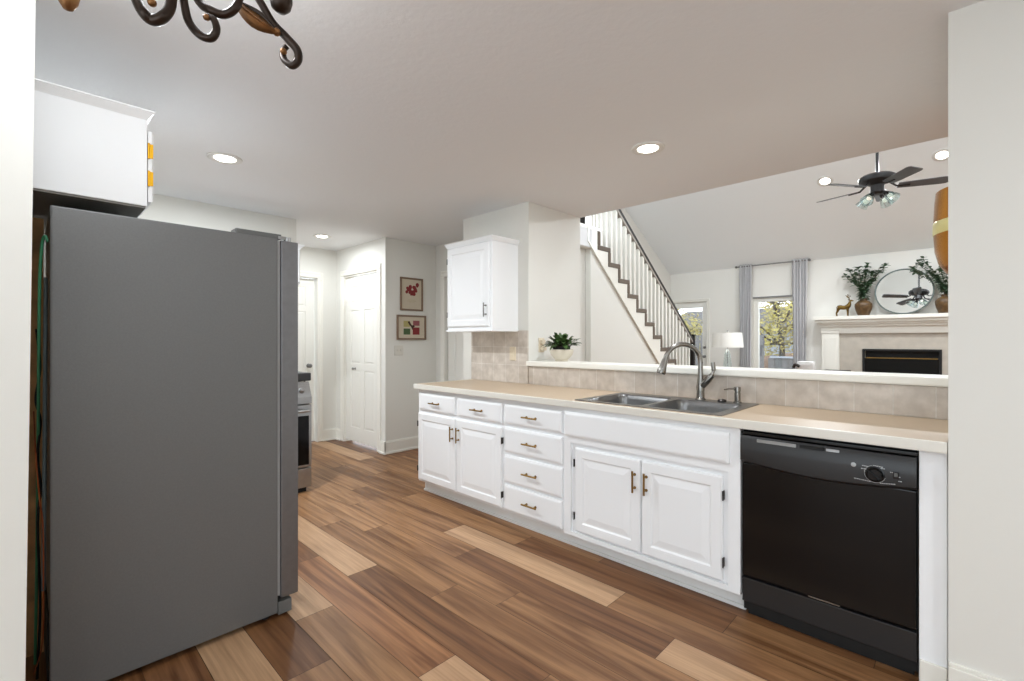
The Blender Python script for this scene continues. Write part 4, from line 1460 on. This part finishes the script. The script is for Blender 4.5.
# deer
dp = at(844, 314, X=9.12)
deer = MB()
def sg(a, b_, r0, r1, n=8):
    deer.tube([a, b_], [r0, r1], n)
o0 = Vector((9.12, dp.y, MT))
P_ = lambda u, w, v=0: o0 + Vector((v, -u, w))       # u to the right as seen from the kitchen
deer.tube(smooth_pts([P_(-0.085, 0.135), P_(-0.05, 0.145), P_(0.0, 0.138), P_(0.045, 0.15), P_(0.07, 0.19), P_(0.078, 0.235)], 5), [0.018] + [0.036] * 6 + [0.033] * 6 + [0.036] * 5 + [0.032, 0.030, 0.027, 0.024, 0.021, 0.019, 0.017, 0.015], 12)
deer.tube([P_(0.072, 0.243), P_(0.10, 0.246), P_(0.125, 0.238)], [0.015, 0.014, 0.007], 10)
for dv in (-0.016, 0.016):
    deer.tube([P_(-0.075, 0.13, dv), P_(-0.085, 0.085, dv), P_(-0.10, 0.055, dv), P_(-0.095, 0.0, dv)], [0.024, 0.015, 0.010, 0.009], 8)
    deer.tube([P_(0.045, 0.13, dv), P_(0.05, 0.07, dv), P_(0.05, 0.0, dv)], [0.020, 0.011, 0.009], 8)
    deer.tube([P_(0.07, 0.25, dv * 0.6), P_(0.055, 0.268, dv * 2)], [0.006, 0.003], 6)
    deer.tube(smooth_pts([P_(0.080, 0.250, dv * 0.5), P_(0.065, 0.285, dv * 1.8), P_(0.045, 0.305, dv * 2.6), P_(0.058, 0.345, dv * 2.8)], 4), 0.0045, 6)
    deer.tube([P_(0.06, 0.29, dv * 2), P_(0.085, 0.325, dv * 2.2)], 0.0035, 6)
    deer.tube([P_(0.047, 0.305, dv * 2.6), P_(0.025, 0.33, dv * 2.7)], 0.0035, 6)
deer.tube([P_(-0.09, 0.15), P_(-0.105, 0.14)], [0.008, 0.004], 6)
tag(deer.build('deer_figurine', 'gold', smooth=True), 'gold standing deer figurine with antlers on the mantel', 'figurine')


def vase(c, seed, label, sprigs, rmax=0.115, h=0.27):
    t = empty('vase_of_greenery', c, label, 'vase', 'vases of greenery on the mantel')
    b = MB()
    b.lathe([(0, 0), (rmax * 0.62, 0), (rmax * 0.66, 0.008), (rmax * 0.88, h * 0.3), (rmax, h * 0.55), (rmax * 0.97, h * 0.68), (rmax * 0.7, h * 0.82), (rmax * 0.42, h * 0.88), (rmax * 0.40, h * 0.94), (rmax * 0.52, h), (rmax * 0.46, h), (rmax * 0.34, h * 0.93), (0, h * 0.9)], c, 32)
    b.build('vase', 'vase', t, smooth=True)
    rr = random.Random(seed)
    lf, sm = MB(), MB()
    top = c + Vector((0, 0, h * 0.92))
    for (u, w, v) in sprigs:
        e = top + Vector((v, -u, w))
        pts = smooth_pts([top, top + Vector((v * 0.25, -u * 0.25, w * 0.45)), e - Vector((0, -u * 0.15, w * 0.15)), e], 6)
        sm.tube(pts, 0.003, 5)
        for i in range(3, len(pts)):
            for _ in range(3):
                a = rr.uniform(0, 2 * PI)
                d = Vector((math.cos(a), math.sin(a), rr.uniform(-0.2, 0.9)))
                leaf(lf, pts[i], d, rr.uniform(0.055, 0.085), rr.uniform(0.030, 0.044), 0.2)
    for k in range(60):
        a = rr.uniform(0, 2 * PI)
        d = Vector((math.cos(a), math.sin(a), rr.uniform(-0.2, 0.8)))
        leaf(lf, top + Vector((0, 0, rr.uniform(-0.01, 0.14))), d, rr.uniform(0.07, 0.12), 0.035, 0.25)
    tag(lf.build('leaves', 'leaf2', t, smooth=True), None, kind='stuff')
    sm.build('stems', 'stem', t)


v1 = at(863.5, 313, X=9.13); v1.z = MT
vase(v1, 3, 'brown vase of green sprigs on the mantel between the deer and the mirror', [(-0.23, 0.40, 0), (-0.19, 0.50, 0.03), (-0.10, 0.42, -0.04), (-0.07, 0.52, 0), (0.02, 0.46, 0.04), (0.05, 0.56, 0), (0.12, 0.42, -0.03), (0.20, 0.44, 0), (0.27, 0.53, 0.02), (-0.12, 0.30, -0.05), (0.11, 0.30, 0.04)])
v2 = at(945.5, 312, X=9.12); v2.z = MT
vase(v2, 5, 'brown vase of green sprigs on the mantel right of the mirror', [(-0.36, 0.44, 0), (-0.30, 0.52, 0.02), (-0.24, 0.56, -0.03), (-0.18, 0.36, 0), (-0.10, 0.30, 0.03), (0.02, 0.5, 0), (0.18, 0.46, 0), (0.25, 0.36, 0.02), (-0.05, 0.40, -0.04)])

# round mirror leaning on the wall
mr = empty('round_mirror', (9.2, 0.655, MT), 'round mirror with a thin grey frame leaning on the mantel between the vases', 'mirror')
tl = math.atan(0.118)
nrm = Vector((-math.cos(tl), 0, math.sin(tl)))
RM = 0.335
mc = Vector((9.185, 0.662, MT + (RM + 0.014) * math.cos(tl) + 0.004))
b = MB(); b.lathe([(0, 0.0), (RM, 0.0), (RM, -0.006), (0, -0.006)], mc, 64, nrm)
b.build('glass', 'mirror', mr, smooth=True)
b = MB(); b.lathe([(RM - 0.006, 0.004), (RM - 0.002, 0.010), (RM + 0.012, 0.010), (RM + 0.014, 0.004), (RM + 0.014, -0.012), (0, -0.012)], mc, 64, nrm)
b.build('frame', 'mirror_frame', mr, smooth=True)

# ------------------------------------------------------------------ ceiling fan
right = Vector((K, -S, 0)); fwd = Vector((S, K, 0))
hub = fwd * 4.9 + right * 3.807 + Vector((0, 0, 2.858))
fn = empty('ceiling_fan', hub, 'dark five-blade ceiling fan with glass light shades hanging from the vaulted ceiling', 'ceiling fan')
b = MB(); b.cyl(hub + Vector((0, 0, 0.05)), (hub.x, hub.y, vault(hub.x) - 0.04), 0.0135, n=12)
b.build('downrod', 'fan', fn, smooth=True)
b = MB(); b.lathe([(0, 0.02), (0.065, 0.03), (0.06, -0.05), (0.03, -0.09), (0, -0.09)], (hub.x, hub.y, vault(hub.x) - 0.02), 24)
b.build('canopy', 'fan', fn, smooth=True)
b = MB(); b.lathe([(r_, z_ + 0.035) for r_, z_ in [(0, 0.125), (0.05, 0.122), (0.13, 0.105), (0.158, 0.085), (0.162, 0.06), (0.155, 0.04), (0.10, 0.02), (0.06, 0.0), (0.058, -0.05), (0.062, -0.075), (0.045, -0.095), (0, -0.10)]], hub, 36)
b.build('motor_housing', 'fan', fn, smooth=True)
for ang in (118, 190, 262, 334, 46):
    a = math.radians(ang)
    d = right * math.cos(a) + fwd * math.sin(a)
    sd_ = Vector((-d.y, d.x, 0))
    tilt = math.radians(-13)
    w_ = sd_ * math.cos(tilt) + Vector((0, 0, math.sin(tilt)))
    nn = d.cross(w_)
    b = MB()
    c0 = hub + Vector((0, 0, 0.012))
    outl = []
    for u, hw in ((0.17, 0.048), (0.27, 0.058), (0.53, 0.068), (0.565, 0.062), (0.58, 0.05)):
        outl.append((u, hw))
    A = [c0 + d * u + w_ * hw for u, hw in outl] + [c0 + d * u - w_ * hw for u, hw in reversed(outl)]
    va = [b.bm.verts.new(p + nn * 0.003) for p in A]; vb = [b.bm.verts.new(p - nn * 0.003) for p in A]
    b.bm.faces.new(va); b.bm.faces.new(vb[::-1])
    for i in range(len(A)):
        b.bm.faces.new([va[i], vb[i], vb[(i + 1) % len(A)], va[(i + 1) % len(A)]])
    bmesh.ops.recalc_face_normals(b.bm, faces=b.bm.faces)
    bl = b.build('blade', 'blade', fn)
    q = MB()
    q.tube([hub + d * 0.10 + Vector((0, 0, 0.062)), hub + d * 0.16 + Vector((0, 0, 0.01)), hub + d * 0.27 + Vector((0, 0, 0.006))], [0.012, 0.010, 0.009], 8)
    q.build('blade_iron', 'fan', bl, smooth=True)
for k in range(4):
    a = math.radians(20 + 90 * k)
    d = (right * math.cos(a) + fwd * math.sin(a))
    ax_ = (d * 0.75 - Vector((0, 0, 0.75))).normalized()
    p = hub + Vector((0, 0, -0.035)) + d * 0.05
    q = MB(); q.tube([p - d * 0.03, p + ax_ * 0.03], 0.010, 10); q.lathe([(0.018, 0.02), (0.022, 0.03), (0.024, 0.055), (0.018, 0.06)], p, 16, ax_)
    hd_ = q.build('lamp_holder', 'fan', fn, smooth=True)
    q = MB(); q.lathe([(0.022, 0.045), (0.030, 0.06), (0.042, 0.09), (0.053, 0.135), (0.060, 0.158), (0.058, 0.159), (0.051, 0.135), (0.040, 0.09), (0.028, 0.062)], p, 24, ax_)
    q.build('glass_shade', 'clear', hd_, smooth=True)
    q = MB(); q.ball(p + ax_ * 0.10, 0.022, 1, 1, 1.2); q.build('bulb', 'frost', hd_, smooth=True)

# ------------------------------------------------------------------ brass piece at the end of the right wall
bc_ = Vector((3.48, -0.128, 1.62))
b = MB()
b.lathe([(0.0, 0.0), (0.16, 0.0), (0.20, 0.02), (0.232, 0.07), (0.248, 0.14), (0.253, 0.22), (0.253, 0.30), (0.249, 0.40), (0.244, 0.455), (0.05, 0.465), (0.0, 0.465)], bc_, 64)
pt = empty('hanging_brass_shade', bc_, 'large polished brass-coloured shade hanging at the edge of the right wall', 'hanging lamp')
b.build('brass_shade', 'pendant', pt, smooth=True)
b = MB(); b.lathe([(0.2535, 0.225), (0.256, 0.228), (0.2562, 0.26), (0.2555, 0.29), (0.2535, 0.293)], bc_, 64)  # paler ring of colour around the middle of the shade
tag(b.build('pale_band', 'pale_yellow', pt, smooth=True), 'pale yellow band')
b = MB(); b.cyl(bc_ + Vector((0, 0, 0.46)), (bc_.x, bc_.y, CH), 0.004, n=8)
b.build('cord', 'black_matte', pt)

# ------------------------------------------------------------------ chandelier above the camera's left
ch = empty('chandelier', (0.30, 1.33, 2.43), 'scrolled dark bronze chandelier with rubbed gold ends at the top left', 'chandelier')
A_ = lambda px, py, d: at(px, py, d=d)
b = MB()
cc = A_(150, -130, 1.12)
b.cyl(cc + Vector((0, 0, -0.10)), (cc.x, cc.y, CH), 0.010, n=12)
b.lathe([(0, -0.14), (0.02, -0.13), (0.035, -0.09), (0.02, -0.05), (0.03, 0.0), (0.045, 0.05), (0.02, 0.10), (0.012, 0.13)], cc, 20)
b.build('column', 'bronze', ch, smooth=True)
b = MB()
b.lathe([(0.065, 0.0), (0.06, -0.02), (0.02, -0.035), (0, -0.035)], (cc.x, cc.y, CH), 24)
b.build('canopy', 'bronze', ch, smooth=True)


def arm(pts, r, m='bronze', name='arm'):
    b = MB()
    P = smooth_pts(pts, 6)
    n = len(P)
    rs = [r * 0.88 * (0.75 + 0.35 * math.sin(PI * i / (n - 1))) for i in range(n)]
    b.tube(P, rs, 12)
    return b.build(name, m, ch, smooth=True)


arm([cc + Vector((0, 0, 0.0)), A_(232, -40, 1.12), A_(258, -2, 1.15), A_(272, 22, 1.17), A_(286, 37, 1.18), A_(297, 50, 1.19), A_(298, 60, 1.20), A_(292, 65.5, 1.20), A_(284.5, 60, 1.205), A_(283, 51, 1.21), A_(287, 46, 1.21)], 0.0105)
arm([cc + Vector((0, 0, -0.03)), A_(180, -25, 1.05), A_(184, 2, 1.06), A_(189, 22, 1.07), A_(200, 35, 1.075), A_(211, 38, 1.08), A_(216.5, 30, 1.08), A_(214, 20, 1.08), A_(208, 16, 1.08)], 0.0095)
arm([cc + Vector((0, 0, -0.01)), A_(185, -35, 1.08), A_(198, 0, 1.09), A_(210, 10, 1.09), A_(224, 14.5, 1.10), A_(236, 7, 1.10), A_(240, -10, 1.11), A_(232, -26, 1.12)], 0.0100)
arm([cc + Vector((0, 0, -0.05)), A_(125, -30, 1.0), A_(135, -4, 1.01), A_(143, 12, 1.01), A_(152, 20, 1.02), A_(163, 17, 1.02), A_(171, 4, 1.03), A_(170, -20, 1.03), A_(160, -30, 1.04)], 0.0120)
arm([cc + Vector((0, 0, -0.06)), A_(105, -60, 0.98), A_(75, -30, 0.97), A_(60, -15, 0.97)], 0.0095)
arm([cc, A_(110, -150, 0.9), A_(60, -160, 0.85), A_(20, -120, 0.82)], 0.0095)
arm([cc, A_(180, -190, 0.95), A_(230, -230, 0.92), A_(280, -200, 0.90)], 0.0095)
for (px, py, d, r) in ((283.5, 51.5, 1.20, 0.0085), (206.5, 17.5, 1.075, 0.0075), (276.5, 32, 1.165, 0.010), (152, 2.5, 1.01, 0.009)):
    q = MB(); q.ball(A_(px, py, d), r, sub=2); tag(q.build('bead', 'bronze_gold', ch, smooth=True), 'rubbed gold bead')
q = MB(); q.lathe([(0, -0.045), (0.008, -0.042), (0.016, -0.028), (0.019, -0.012), (0.012, 0.0), (0.009, 0.015), (0.014, 0.03), (0.008, 0.05)], A_(68, -11, 0.97), 18)
tag(q.build('finial', 'bronze_gold', ch, smooth=True), 'rubbed gold finial')
# leaf ornament
b = MB()
pa, pb = A_(236, 2, 1.13), A_(279, 34, 1.165)
dv = (pb - pa); ln = dv.length; dv.normalize()
sd2 = dv.cross(fwd).normalized()
for off, wd, fl in ((0.0, 0.030, 0.0), (0.4, 0.022, 1.0)):
    L_, C_, R_ = [], [], []
    for i in range(9):
        t = i / 8
        c = pa + dv * ln * t + sd2 * (-0.010 + off * 0.014) * math.sin(PI * t)
        w = wd * math.sin(PI * (0.06 + 0.94 * t)) ** 0.9 * 0.5
        L_.append(b.bm.verts.new(c - sd2 * w)); R_.append(b.bm.verts.new(c + sd2 * w)); C_.append(b.bm.verts.new(c - fwd * (0.008 + w * 0.4)))
    for i in range(8):
        b.bm.faces.new([L_[i], C_[i], C_[i + 1], L_[i + 1]]); b.bm.faces.new([C_[i], R_[i], R_[i + 1], C_[i + 1]])
lo_ = b.build('leaf_ornament', 'bronze_gold', ch, smooth=True)
sm_ = lo_.modifiers.new('thick', 'SOLIDIFY'); sm_.thickness = 0.003
b = MB(); b.tube(smooth_pts([pa, pa + dv * ln * 0.5 + sd2 * 0.012, pb], 6), [0.006] * 7 + [0.004] * 6, 8)
b.build('leaf_vein', 'bronze', lo_, smooth=True)
# cups and bulbs
for (px, py, d) in ((281, 8, 1.16), (20, -115, 0.82), (280, -195, 0.90), (60, -20, 0.965)):
    c = A_(px, py, d)
    q = MB(); q.lathe([(0, -0.012), (0.012, -0.010), (0.022, 0.0), (0.026, 0.016), (0.026, 0.04), (0.024, 0.04), (0.022, 0.018), (0, 0.012)], c, 20)
    cu = q.build('cup', 'bronze', ch, smooth=True)
    q = MB(); q.lathe([(0.020, 0.030), (0.034, 0.045), (0.045, 0.075), (0.052, 0.11), (0.050, 0.11), (0.042, 0.075), (0.03, 0.048)], c, 24)
    q.build('glass_shade', 'frost', cu, smooth=True)
lamp('chandelier_lamp', 'POINT', (cc.x, cc.y, 2.24), 12, WARM, 0.08)

# ------------------------------------------------------------------ outside the living room
struct(MB().box(FARX + 0.15, 30, -8, 14, -0.25, -0.05).build('floor_outside', 'leaf_litter'))
tag(MB().box(9.6, 12.2, 0.5, 6.5, -0.05, 0.0).build('patio_slab', 'patio'), 'pale concrete patio slab outside the patio door', 'patio')
fe = empty('fence', (12.4, 3.0, -0.05), 'grey board fence outside the living room window', 'fence')
b = MB()
y = -1.0
while y < 3.3:
    b.box(12.38, 12.40, y, y + 0.135, 0.0, 0.86); y += 0.142
b.build('boards', 'fence', fe)
MB().box(12.34, 12.44, -1.02, 3.35, 0.86, 0.90).build('top_rail', 'siding', fe)
MB().box(12.40, 12.46, -1.0, 3.3, 0.15, 0.22).build('back_rail', 'fence', fe)
for y in (-0.9, 1.2, 3.3):
    MB().box(12.40, 12.50, y - 0.05, y + 0.05, -0.05, 0.93).build('post', 'fence', fe)
fe2 = empty('fence', (12.8, 5.2, -0.05), 'tall grey picket fence outside the patio door', 'fence')
b = MB(); y = 3.6
while y < 7.2:
    b.box(12.78, 12.80, y, y + 0.10, 0.0, 1.42); y += 0.135
b.build('pickets', 'fence', fe2)
for z in (0.3, 1.2):
    MB().box(12.80, 12.85, 3.6, 7.2, z, z + 0.08).build('rail', 'fence', fe2)


def tree(x, y, h, cr_, seed, m, label, trunk=0.09, nleaf=2200):
    rr = random.Random(seed)
    t = empty('tree', (x, y, -0.05), label, 'tree', 'trees beyond the fence')
    b = MB()
    b.tube(smooth_pts([(x, y, -0.05), (x + 0.1, y - 0.05, h * 0.25), (x - 0.05, y + 0.1, h * 0.5), (x, y, h * 0.8)], 5), [trunk * (1 - i / 22) for i in range(16)], 8)
    tips = []
    for k in range(11):
        a = rr.uniform(0, 2 * PI); z0 = h * rr.uniform(0.22, 0.6)
        e = Vector((x + math.cos(a) * cr_ * rr.uniform(0.5, 1), y + math.sin(a) * cr_ * rr.uniform(0.5, 1), z0 + rr.uniform(-0.1, 0.8)))
        mid = (Vector((x, y, z0)) + e) / 2 + Vector((0, 0, rr.uniform(-0.2, 0.3)))
        P = smooth_pts([(x, y, z0), mid, e], 5)
        b.tube(P, [trunk * 0.5 * (1 - i / 14) for i in range(len(P))], 6)
        tips += P[3:]
    b.build('trunk', 'bark', t, smooth=True)
    f = MB()
    for k in range(nleaf):
        c = rr.choice(tips) + Vector((rr.gauss(0, 1), rr.gauss(0, 1), rr.gauss(0, 0.8))) * cr_ * 0.22
        if c.z < 0.7: continue
        d = Vector((rr.uniform(-1, 1), rr.uniform(-1, 1), rr.uniform(-1, 0.4)))
        s = rr.uniform(0.09, 0.16)
        u = d.normalized(); w = u.orthogonal().normalized() * 0.45
        f.face([c, c + (u + w) * s * 0.5, c + u * s, c + (u - w) * s * 0.5])
    tag(f.build('leaves', m, t), None, kind='stuff')


tree(15.1, 3.85, 4.6, 1.4, 4, 'foliage', 'yellow-green tree seen through the living room window', nleaf=2600)
tree(15.3, 6.9, 4.3, 1.4, 9, 'foliage', 'yellow-green tree seen through the patio door', nleaf=3000)
bk = MB()
rr = random.Random(2)
rowsb = []
for i in range(41):
    y = -2 + i * 0.35
    hgt = 0.85 + rr.uniform(-0.1, 0.12)
    rowsb.append([bk.bm.verts.new(p) for p in ((17.4, y, -0.049), (17.7, y, hgt * 0.7), (18.2, y, hgt), (19.0, y, hgt * 0.9), (19.6, y, -0.049))])
for a, c in zip(rowsb, rowsb[1:]):
    for k in range(4):
        bk.bm.faces.new([a[k], a[k + 1], c[k + 1], c[k]])
bk.bm.faces.new(rowsb[0][::-1]); bk.bm.faces.new(rowsb[-1])
tag(bk.build('leafy_bank', 'leaf_litter', smooth=True), 'brown leaf-covered bank behind the grey fence', 'bank')
hs = empty('neighbor_house', (22, 6, -0.05), 'pale blue-grey neighboring house beyond the trees', 'house')
b = MB()
b.box(20.5, 27, 3.6, 10.0, -0.05, 1.75)
for k in range(9):
    b.box(20.485, 20.50, 3.6, 10.0, 0.05 + k * 0.2, 0.07 + k * 0.2)
b.build('siding', 'siding', hs)
b = MB(); b.prism([(20.1, 1.75), (23.7, 2.75), (27.4, 1.75)], 'y', 3.3, 10.3); b.build('roof', 'roof', hs)
for y in (8.4,):
    w = MB().box(20.46, 20.5, y, y + 0.9, 0.7, 1.6).build('window', 'trim', hs)
    MB().box(20.45, 20.462, y + 0.06, y + 0.84, 0.76, 1.54).build('pane', 'black_glass', w)
